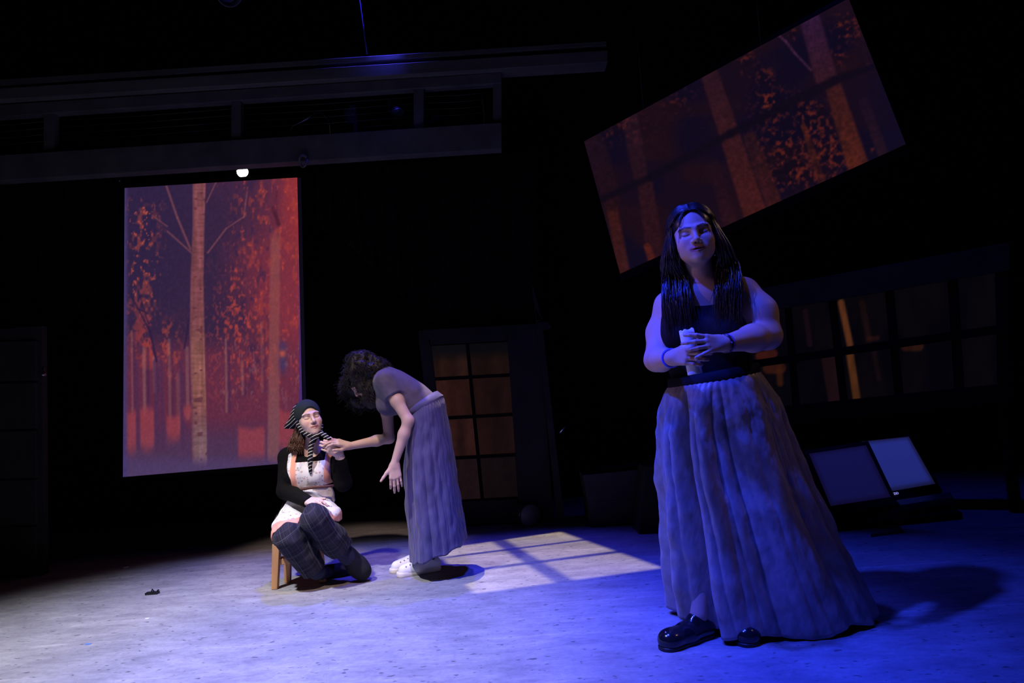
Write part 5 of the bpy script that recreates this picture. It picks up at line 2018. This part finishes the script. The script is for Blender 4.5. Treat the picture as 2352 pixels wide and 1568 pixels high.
# ------------------------------------------------------------------ the seated woman
SKC = np.array((0.72, 0.50, 0.41), np.float32)
pC = empty('person', (-1.27, 4.05, 0.0), 'seated woman in striped headscarf, floral apron and plaid trousers', 'person')
nbC, chC, beC, hpC = at(713, 1026, 4.12), at(708, 1078, 4.10), at(706, 1135, 4.10), at(704, 1196, 4.12)
shCR, shCL = at(662, 1050, 4.11), at(765, 1045, 4.13)
elCR, elCL = at(656, 1126, 4.02), at(788, 1108, 4.07)
wrCR, wrCL = at(706, 1151, 3.86), at(780, 1042, 3.98)
hdC = at(709, 962, 4.05)
MhC = rot_zyx(31, 10, -9)
MtC = rot_zyx(6, 0, 0)


def torsoC(S):
    S.ell(hpC + upv * 0.02, (0.165, 0.125, 0.11), MtC, 0.05)
    S.ell(beC, (0.130, 0.105, 0.13), MtC, 0.06)
    S.ell(chC, (0.135, 0.098, 0.13), MtC, 0.06)
    for g in (-1, 1):
        S.ell(chC + MtC @ np.array([g * 0.062, -0.075, -0.025]), (0.058, 0.055, 0.058), MtC, 0.04)
    return S


def armsC(S):
    S.cone(nbC - upv * 0.015, shCR, 0.052, 0.048, 0.04)
    S.cone(nbC - upv * 0.015, shCL, 0.052, 0.048, 0.04)
    S.chain([shCR, elCR], [0.047, 0.041], 0.025)
    S.chain([elCR, wrCR], [0.041, 0.027], 0.02)
    S.chain([shCL, elCL], [0.047, 0.042], 0.025)
    S.chain([elCL, elCL * 0.25 + wrCL * 0.75], [0.041, 0.030], 0.02)
    return S


hipCR, hipCL = hpC + np.array([-0.085, -0.02, 0.0]), hpC + np.array([0.085, -0.02, 0.005])
knCR, anCR = at(667, 1236, 3.78), at(727, 1312, 3.88)
knCL, anCL = at(724, 1192, 3.76), at(795, 1276, 3.92)
SC = torsoC(SDF())
armsC(SC)
SC.chain([elCL * 0.25 + wrCL * 0.75, wrCL], [0.029, 0.0225], 0.02)
SC.cone(nbC - upv * 0.02, hdC + MhC @ np.array([0, 0.02, -0.06]), 0.050, 0.046, 0.03)
SC.chain([hipCR, knCR], [0.080, 0.058], 0.04)
SC.chain([knCR, anCR], [0.054, 0.036], 0.03)
SC.chain([hipCL, knCL], [0.080, 0.058], 0.04)
SC.chain([knCL, anCL], [0.054, 0.036], 0.03)
tipsCR = add_hand(SC, wrCR, at(736, 1152, 3.76) - wrCR, (0.05, -0.55, 0.85), (0.3, 0.6, 0.4),
                  ((22, 26, 16), (24, 28, 16), (24, 28, 16), (24, 28, 16)), splay=(0.1, 0.0, -0.06, -0.14), sc=0.88, thumb=(0.6, 0.75, -0.2), rw=0.021)
tipsCL = add_hand(SC, wrCL, at(757, 1028, 3.94) - wrCL, (0.15, -0.9, 0.25), (0.45, 0, 0.9),
                  ((30, 50, 30), (28, 46, 28), (26, 44, 26), (26, 44, 26)), splay=(0.03, 0.0, -0.03, -0.06), sc=0.86, thumb=(0.6, 0.7, -0.3), rw=0.021)
SC.fn(lambda P, d: np.where((P[:, 1] > 3.92) & (P[:, 2] > 0.15) & (P[:, 2] < 0.4), smax(d, 0.280 - P[:, 2], 0.008), d))
add_head(SC, hdC, MhC, 0.92)
toeCL, heelCL = at(838, 1322, 3.86), at(806, 1290, 3.86)
fine = ([(hdC[0] - 0.07, hdC[0] + 0.10, 0.0026), (tipsCL[1][0] - 0.03, wrCL[0] + 0.02, 0.0034), (wrCR[0], wrCR[0] + 0.15, 0.0036)],
        [(hdC[1] - 0.13, hdC[1], 0.0026), (3.88, 3.99, 0.0034), (3.64, 3.84, 0.004)],
        [(hdC[2] - 0.125, hdC[2] + 0.05, 0.0026), (wrCL[2] - 0.02, wrCL[2] + 0.08, 0.0034), (wrCR[2] - 0.07, wrCR[2] + 0.04, 0.004)])
V, Q = sdf_mesh(SC, *bbox_axes((-1.62, 3.56, 0.0), (-0.88, 4.34, 1.10), 0.0085, fine))
C = np.zeros((len(V), 3), np.float32) + SKC
C = C * (1 + 0.05 * vnoise(V, 25, 5)[:, None] * np.array([0.5, 1, 1]))
C = face_color(V, C, hdC, MhC, 0.92, SKC, (0.60, 0.30, 0.27), (0.13, 0.07, 0.045), (0.78, 0.36, 0.32, 0.5))
link('body', np_mesh('body', V, Q, col=C), M_skin, pC)['label'] = 'upturned face with closed eyes, neck and hands'

# long-sleeved black top
M_ctop = add_noise_color(new_mat('black_knit', rough=0.9, spec=0.12), (0.004, 0.0037, 0.004), (0.006, 0.0056, 0.006), 60, bump=0.25, bscale=18)
TC = torsoC(SDF())
armsC(TC)
TC.off(0.008)
nkC = poly_sdf([(at(*q, 4.02)[0], at(*q, 4.02)[2]) for q in ((682, 990), (690, 1030), (699, 1048), (711, 1051), (723, 1049), (731, 1038), (737, 1015), (738, 990))])
TC.fn(lambda P, d: np.where(P[:, 1] < nbC[1] + 0.02, smax(d, -nkC(P[:, 0], P[:, 2]), 0.006), d))
TC.ell(nbC + upv * 0.045, (0.062, 0.07, 0.04), None, 0.01, 's')
TC.cut(lambda P: hpC[2] + 0.02 - P[:, 2])
V, Q = auto_mesh(TC, (-1.62, 3.70, 0.26), (-0.90, 4.34, 0.88), 0.006)
link('long_sleeved_top', np_mesh('long_sleeved_top', V, Q), M_ctop, pC)['label'] = 'black long-sleeved scoop-neck top'

# wide plaid trousers
def trousers(S):
    S.ell(hpC + upv * 0.0, (0.17, 0.135, 0.10), MtC, 0.05)
    S.chain([hipCR, knCR], [0.094, 0.080], 0.04)
    S.chain([knCR, knCR * 0.45 + anCR * 0.55, knCR * 0.06 + anCR * 0.94], [0.078, 0.074, 0.068], 0.03)
    S.chain([hipCL, knCL], [0.090, 0.074], 0.03)
    S.chain([knCL, knCL * 0.5 + anCL * 0.5, knCL * 0.22 + anCL * 0.78], [0.073, 0.075, 0.076], 0.03)
    return S


TR = trousers(SDF())
TR.fn(lambda P, d: d + 0.011 * vnoise(P * np.array([1, 1, 1.7]), 12, 12) + 0.005 * vnoise(P * np.array([1.4, 1, 0.8]), 27, 13))
for kn, an, q in ((knCR, anCR, 0.93), (knCL, anCL, 0.80)):
    ad = unit(an - kn)
    TR.fn(lambda P, d, kn=kn, ad=ad, L_=np.linalg.norm(an - kn) * q: np.where(np.linalg.norm(P - kn - ((P - kn) @ ad)[:, None] * ad, axis=1) < 0.11, smax(d, (P - kn) @ ad - L_, 0.006), d))
TR.cut(lambda P: 0.012 - P[:, 2], 0.01)
TR.fn(lambda P, d: np.where((P[:, 1] > 3.90) & (P[:, 2] > 0.15), smax(d, 0.274 - P[:, 2], 0.008), d))
V, Q = auto_mesh(TR, (-1.66, 3.56, 0.0), (-0.90, 4.34, 0.52), 0.006)
# weave coordinates along and around each leg
us, vs_, best = np.zeros(len(V)), np.zeros(len(V)), np.full(len(V), 9.0)
for hp_, kn, an, u0 in ((hipCR, knCR, anCR, 0.03), (hipCL, knCL, anCL, 0.0)):
    d_ = unit(an - kn)
    e1 = unit(np.cross(d_, (0, 1, 0)))
    dist = np.full(len(V), 9.0)
    for a, b_ in ((hp_, kn), (kn, an)):
        ba = b_ - a
        h = np.clip((V - a) @ ba / (ba @ ba), 0, 1)
        dist = np.minimum(dist, np.linalg.norm(V - a - h[:, None] * ba, axis=1))
    q = V - kn
    m = dist < best
    us[m] = (q @ d_ + 0.6 * np.maximum(V[:, 1] - kn[1], 0) + u0 + 0.012 * vnoise(V, 9, 3))[m]
    vs_[m] = (q @ e1 + 0.25 * (V[:, 1] - kn[1]) + 0.012 * vnoise(V, 9, 4))[m]
    best[m] = dist[m]
M_plaid = bpy.data.materials.new('plaid_wool')
M_plaid.use_nodes = True
N, L, b = nodes_of(M_plaid)
b.inputs['Roughness'].default_value = 0.85
b.inputs['Specular IOR Level'].default_value = 0.2
b.inputs['Sheen Weight'].default_value = 0.05


def _m(op, a, c_=None, e=None):
    m = N.new('ShaderNodeMath')
    m.operation = op
    for i, v in enumerate((a, c_, e)):
        if v is None:
            continue
        if isinstance(v, (int, float)):
            m.inputs[i].default_value = v
        else:
            L.new(v, m.inputs[i])
    return m.outputs[0]


def _line(at_name, period, width, soft, phase=0.0):
    a = N.new('ShaderNodeAttribute')
    a.attribute_name = at_name
    f_ = _m('FRACT', _m('MULTIPLY_ADD', a.outputs['Fac'], 1 / period, phase))
    d_ = _m('ABSOLUTE', _m('SUBTRACT', f_, 0.5))
    mr = N.new('ShaderNodeMapRange')
    mr.inputs[1].default_value = width + soft
    mr.inputs[2].default_value = width
    L.new(d_, mr.inputs[0])
    return mr.outputs[0]


bands = _m('ADD', _m('MULTIPLY', _line('wu', 0.105, 0.20, 0.02, 0.1), 0.5), _m('MULTIPLY', _line('wv', 0.105, 0.20, 0.02, 0.3), 0.5))
thin = _m('MAXIMUM', _line('wu', 0.105, 0.012, 0.012, 0.6), _line('wv', 0.105, 0.014, 0.012, 0.8))
thin2 = _m('MAXIMUM', _line('wu', 0.035, 0.03, 0.03, 0.6), _line('wv', 0.035, 0.03, 0.03, 0.8))
mx = N.new('ShaderNodeMix')
mx.data_type = 'RGBA'
mx.inputs[6].default_value = (0.010, 0.010, 0.018, 1)
mx.inputs[7].default_value = (0.021, 0.019, 0.030, 1)
L.new(bands, mx.inputs[0])
m2 = N.new('ShaderNodeMix')
m2.data_type = 'RGBA'
m2.inputs[7].default_value = (0.17, 0.155, 0.20, 1)
L.new(mx.outputs[2], m2.inputs[6])
L.new(_m('ADD', _m('MULTIPLY', thin, 0.26), _m('MULTIPLY', thin2, 0.12)), m2.inputs[0])
L.new(m2.outputs[2], b.inputs['Base Color'])
link('trousers', np_mesh('trousers', V, Q, attrs={'wu': us, 'wv': vs_}), M_plaid, pC)['label'] = 'wide dark plaid trousers'

# socks and black shoes
M_sock = new_mat('navy_sock', (0.015, 0.017, 0.045), 0.9)
M_lace = new_mat('grey_lace', (0.09, 0.09, 0.10), 0.8)
M_bshoe = new_mat('black_suede', (0.010, 0.010, 0.011), 0.8, 0, 0.25)
sk = SDF().chain([knCL * 0.25 + anCL * 0.75, anCL, at(812, 1290, 3.95)], [0.043, 0.041, 0.042], 0.02)
V, Q = auto_mesh(sk, np.minimum(knCL, anCL) - 0.1, np.maximum(knCL, anCL) + 0.12, 0.006)
link('sock', np_mesh('sock', V, Q), M_sock, pC)
sk = SDF().chain([knCR * 0.12 + anCR * 0.88, anCR, at(752, 1318, 4.08)], [0.04, 0.04, 0.04], 0.02).cut(lambda P: 0.02 - P[:, 2], 0.01)
V, Q = auto_mesh(sk, np.minimum(knCR, anCR) - 0.1, np.maximum(knCR, anCR) + 0.25, 0.006)
link('sock', np_mesh('sock', V, Q), M_sock, pC)
for pts_, rr_ in (([at(803, 1279, 3.95), at(821, 1300, 3.955), at(832, 1311, 3.95)], (0.047, 0.054, 0.052)),
                  ([at(760, 1315, 4.10), at(782, 1313, 4.12), at(803, 1311, 4.13)], (0.042, 0.046, 0.040))):
    SS = SDF().chain(pts_, rr_, 0.03)
    SS.cone(pts_[0], pts_[0] + (pts_[0] - pts_[1]) * 0.5, 0.046, 0.046, 0.02)
    SS.cut(lambda P: 0.004 - P[:, 2], 0.01)
    V, Q = auto_mesh(SS, np.min(pts_, 0) - 0.12, np.max(pts_, 0) + 0.12, 0.005)
    so = link('shoe', np_mesh('shoe', V, Q), M_bshoe, pC)
    lm = MB()
    for q in range(3):
        c_ = pts_[0] * (0.75 - q * 0.25) + pts_[1] * (0.25 + q * 0.25) + np.array([-0.002, -0.047, 0.012])
        lm.tube([c_ + np.array([-0.018, 0.006, 0.004]), c_, c_ + np.array([0.018, 0.002, -0.004])], 0.0025, 6)
    lm.build('laces', M_lace, so, smooth=True)

# floral apron with coral straps and binding
def px2(poly, Y=3.98):
    return [(at(*q, Y)[0], at(*q, Y)[2]) for q in poly]


M_apron = attr_mat('floral_cotton', rough=0.85, spec=0.15, sheen=0.1)


def apron_color(V, coral_mask):
    C = np.zeros((len(V), 3), np.float32) + np.array((0.78, 0.76, 0.74), np.float32)
    r__ = rng(33)
    lo, hi = V.min(0), V.max(0)
    for col_, n_, rr in (((0.10, 0.09, 0.16), 170, 0.0046), ((0.62, 0.30, 0.30), 60, 0.007), ((0.34, 0.33, 0.30), 60, 0.009), ((0.5, 0.5, 0.62), 30, 0.013)):
        idx = r__.integers(0, len(V), n_)
        for i in idx:
            dd = np.abs(V - V[i]).sum(1)
            near = np.nonzero(dd < rr * 3)[0]
            q = (V[near] - V[i]) * np.array([1, 0.7, 1 if rr < 0.01 else 0.55])
            m = (sst(rr, rr * 0.5, np.linalg.norm(q, axis=1)) * (0.8 if rr < 0.008 else 0.4))[:, None]
            C[near] = C[near] * (1 - m) + np.array(col_, np.float32) * m
    m = np.clip(coral_mask, 0, 1)[:, None]
    return C * (1 - m) + np.array((0.80, 0.37, 0.25), np.float32) * m


bib = px2([(655, 1046), (663, 1040), (664, 1012), (677, 1012), (676, 1063), (738, 1059), (742, 1008), (755, 1008), (756, 1036), (757, 1075), (758, 1098), (764, 1114), (720, 1117), (674, 1125), (671, 1100), (661, 1080), (655, 1062)])
bf = poly_sdf(bib)
AB = torsoC(SDF())
AB.cone(nbC - upv * 0.015, shCR, 0.052, 0.048, 0.04)
AB.cone(nbC - upv * 0.015, shCL, 0.052, 0.048, 0.04)
AB.off(0.0165)
AB.fn(lambda P, d: d + 0.003 * vnoise(P, 24, 14))
AB.cut(lambda P: bf(P[:, 0], P[:, 2]), 0.004)
AB.cut(lambda P: P[:, 1] - 4.12, 0.004)
V, Q = auto_mesh(AB, (-1.62, 3.80, 0.40), (-1.0, 4.2, 0.90), 0.0042)
sx = px2([(664, 1020), (675, 1060), (678, 1122), (742, 1018), (746, 1060), (753, 1110)])
# the two coral straps run down the bib
uL = np.interp(V[:, 2], [px2([(678, 1122)])[0][1], px2([(669, 1040)])[0][1]], [px2([(680, 1122)])[0][0], px2([(670, 1040)])[0][0]])
uR = np.interp(V[:, 2], [px2([(753, 1112)])[0][1], px2([(747, 1030)])[0][1]], [px2([(751, 1112)])[0][0], px2([(747, 1030)])[0][0]])
cm = np.maximum(sst(0.0165, 0.0145, np.abs(V[:, 0] - uL)), sst(0.0185, 0.0165, np.abs(V[:, 0] - uR)))
link('apron_bib', np_mesh('apron_bib', V, Q, col=apron_color(V, cm)), M_apron, pC)['label'] = 'floral bib with coral straps'

lap = px2([(644, 1160), (655, 1146), (674, 1127), (720, 1121), (765, 1116), (785, 1132), (793, 1160), (790, 1188), (782, 1195), (768, 1188), (752, 1170), (735, 1160), (712, 1168), (700, 1180), (697, 1200), (662, 1204), (645, 1214), (634, 1246), (627, 1246), (629, 1200), (634, 1175)], 3.9)
lf = poly_sdf(lap)
AL = SDF()
AL.ell(hpC + upv * 0.02, (0.18, 0.15, 0.125), MtC, 0.05)
AL.ell(beC - upv * 0.02, (0.145, 0.125, 0.13), MtC, 0.06)
AL.chain([hipCR + upv * 0.01, knCR * 0.8 + hipCR * 0.2 + upv * 0.012], [0.105, 0.092], 0.05)
AL.chain([hipCL + upv * 0.0, knCL * 0.6 + hipCL * 0.4 + np.array([0.045, 0, 0.0])], [0.105, 0.092], 0.05)
AL.off(0.006)
AL.fn(lambda P, d: d + 0.008 * vnoise(P * np.array([1, 1, 1.8]), 15, 16) + 0.003 * vnoise(P, 36, 17))
AL.cut(lambda P: lf(P[:, 0], P[:, 2]), 0.004)
AL.cut(lambda P: P[:, 1] - 4.16, 0.004)
AL.fn(lambda P, d: np.where((P[:, 1] > 3.93) & (P[:, 0] > stl[0][0] - 0.02), smax(d, 0.274 - P[:, 2], 0.004), d))
V, Q = auto_mesh(AL, (-1.66, 3.58, 0.12), (-0.95, 4.22, 0.62), 0.0048)
hemL = px2([(627, 1246), (634, 1222), (645, 1205), (662, 1196), (699, 1192)], 3.9)
hemR = px2([(768, 1184), (782, 1190), (790, 1180), (795, 1158)], 3.9)
cm = np.maximum(sst(0.026, 0.022, seg_dist2(V[:, 0], V[:, 2], hemL)), sst(0.022, 0.018, seg_dist2(V[:, 0], V[:, 2], hemR)))
link('apron_skirt', np_mesh('apron_skirt', V, Q, col=apron_color(V, cm)), M_apron, pC)['label'] = 'floral apron skirt with coral binding'
# apron waist tie
tb_ = MB()
tb_.tube([at(668, 1127, 3.985), at(690, 1124, 3.965), at(720, 1119, 3.96), at(745, 1117, 3.97), at(766, 1115, 4.0)], 0.008, 8)
tb_.build('apron_tie', new_mat('brown_tie', (0.10, 0.035, 0.028), 0.8), pC, smooth=True)

# striped headscarf
M_scarf = bpy.data.materials.new('striped_knit')
M_scarf.use_nodes = True
N, L, b = nodes_of(M_scarf)
b.inputs['Roughness'].default_value = 0.9
b.inputs['Specular IOR Level'].default_value = 0.15
st_l = _line('ph', 0.0200, 0.07, 0.04)
mx = N.new('ShaderNodeMix')
mx.data_type = 'RGBA'
mx.inputs[6].default_value = (0.012, 0.011, 0.012, 1)
mx.inputs[7].default_value = (0.72, 0.70, 0.66, 1)
L.new(st_l, mx.inputs[0])
L.new(mx.outputs[2], b.inputs['Base Color'])


def HC(*q):
    return hdC + MhC @ (np.array(q) * 0.92)


SF = SDF().ell(HC(0, 0.030, 0.038), np.array((0.083, 0.102, 0.090)) * 0.92, MhC)
SF.cone(HC(-0.02, 0.07, 0.02), at(657, 980, 4.10), 0.075, 0.012, 0.04)
SF.ell(HC(0, -0.080, -0.045), (0.0585, 0.085, 0.104), MhC, 0.006, 's')
SF.cut(lambda P: -(((P - hdC) @ MhC)[:, 2] + 0.060 + 0.35 * ((P - hdC) @ MhC)[:, 1]), 0.004)
SF.chain([HC(-0.066, 0.01, -0.015), HC(-0.060, -0.02, -0.07), HC(-0.030, -0.055, -0.112), HC(0.0, -0.066, -0.124), HC(0.032, -0.050, -0.108), HC(0.062, -0.02, -0.065)], [0.017, 0.017, 0.015, 0.015, 0.013, 0.012], 0.006)
SF.chain([HC(-0.004, -0.075, -0.126), at(715, 1020, 4.00), at(712, 1050, 3.965), at(713, 1084, 3.955)], [0.016, 0.014, 0.0145, 0.009], 0.006)
SF.chain([HC(0.010, -0.070, -0.122), at(735, 993, 4.0), at(746, 1000, 3.975), at(757, 1008, 3.95)], [0.014, 0.013, 0.014, 0.011], 0.006)
V, Q = auto_mesh(SF, (-1.50, 3.88, 0.60), (-1.02, 4.30, 1.12), 0.0040)
link('headscarf', np_mesh('headscarf', V, Q, attrs={'ph': V[:, 2] - 0.42 * (V[:, 0]) + 0.15 * V[:, 1]}), M_scarf, pC)['label'] = 'black and white striped headscarf tied under the chin'
SG = SDF().ell(HC(0, 0.020, 0.040), np.array((0.086, 0.102, 0.093)) * 0.92, MhC)
SG.ell(HC(0, -0.100, -0.046), (0.066, 0.085, 0.105), MhC, 0.006, 's')
SG.cut(lambda P: ((P - hdC) @ MhC)[:, 1] - 0.010 + 0.15 * ((P - hdC) @ MhC)[:, 2], 0.004)
SG.cut(lambda P: -(((P - hdC) @ MhC)[:, 2] - 0.004), 0.004)
V, Q = auto_mesh(SG, hdC - 0.16, hdC + 0.16, 0.004)
link('headband', np_mesh('headband', V, Q), new_mat('dark_green_felt', (0.010, 0.020, 0.022), 0.9), pC)['label'] = 'dark green headband'
# brown hair below the scarf
M_bhair = new_mat('chestnut_hair', (0.095, 0.040, 0.020), 0.4, 0, 0.5)
r_ = rng(41)
paths, rads = [], []
for i in range(700):
    q = r_.uniform(0, 1)
    p0 = at(676 + 24 * q, 988 + 4 * r_.normal(), 4.04 + 0.09 * r_.uniform())
    p1 = at(670 + 30 * q + 2 * r_.normal(), 1008, 4.02 + 0.08 * r_.uniform())
    p2 = at(663 + 32 * q + 2.5 * r_.normal(), 1024, 4.01 + 0.05 * r_.uniform())
    p3 = at(668 + 28 * q + 3 * r_.normal(), 1032 + 5 * r_.normal(), 3.99 + 0.05 * r_.uniform())
    paths.append(spline([p0, p1, p2, p3], 16))
    rads.append(np.interp(np.linspace(0, 1, 16), [0, 0.7, 1], [0.0017, 0.0017, 0.0005]))
V, F = strands(paths, rads, 4)
link('hair', np_mesh('hair', V, F), M_bhair, pC)['label'] = 'brown hair below the scarf'
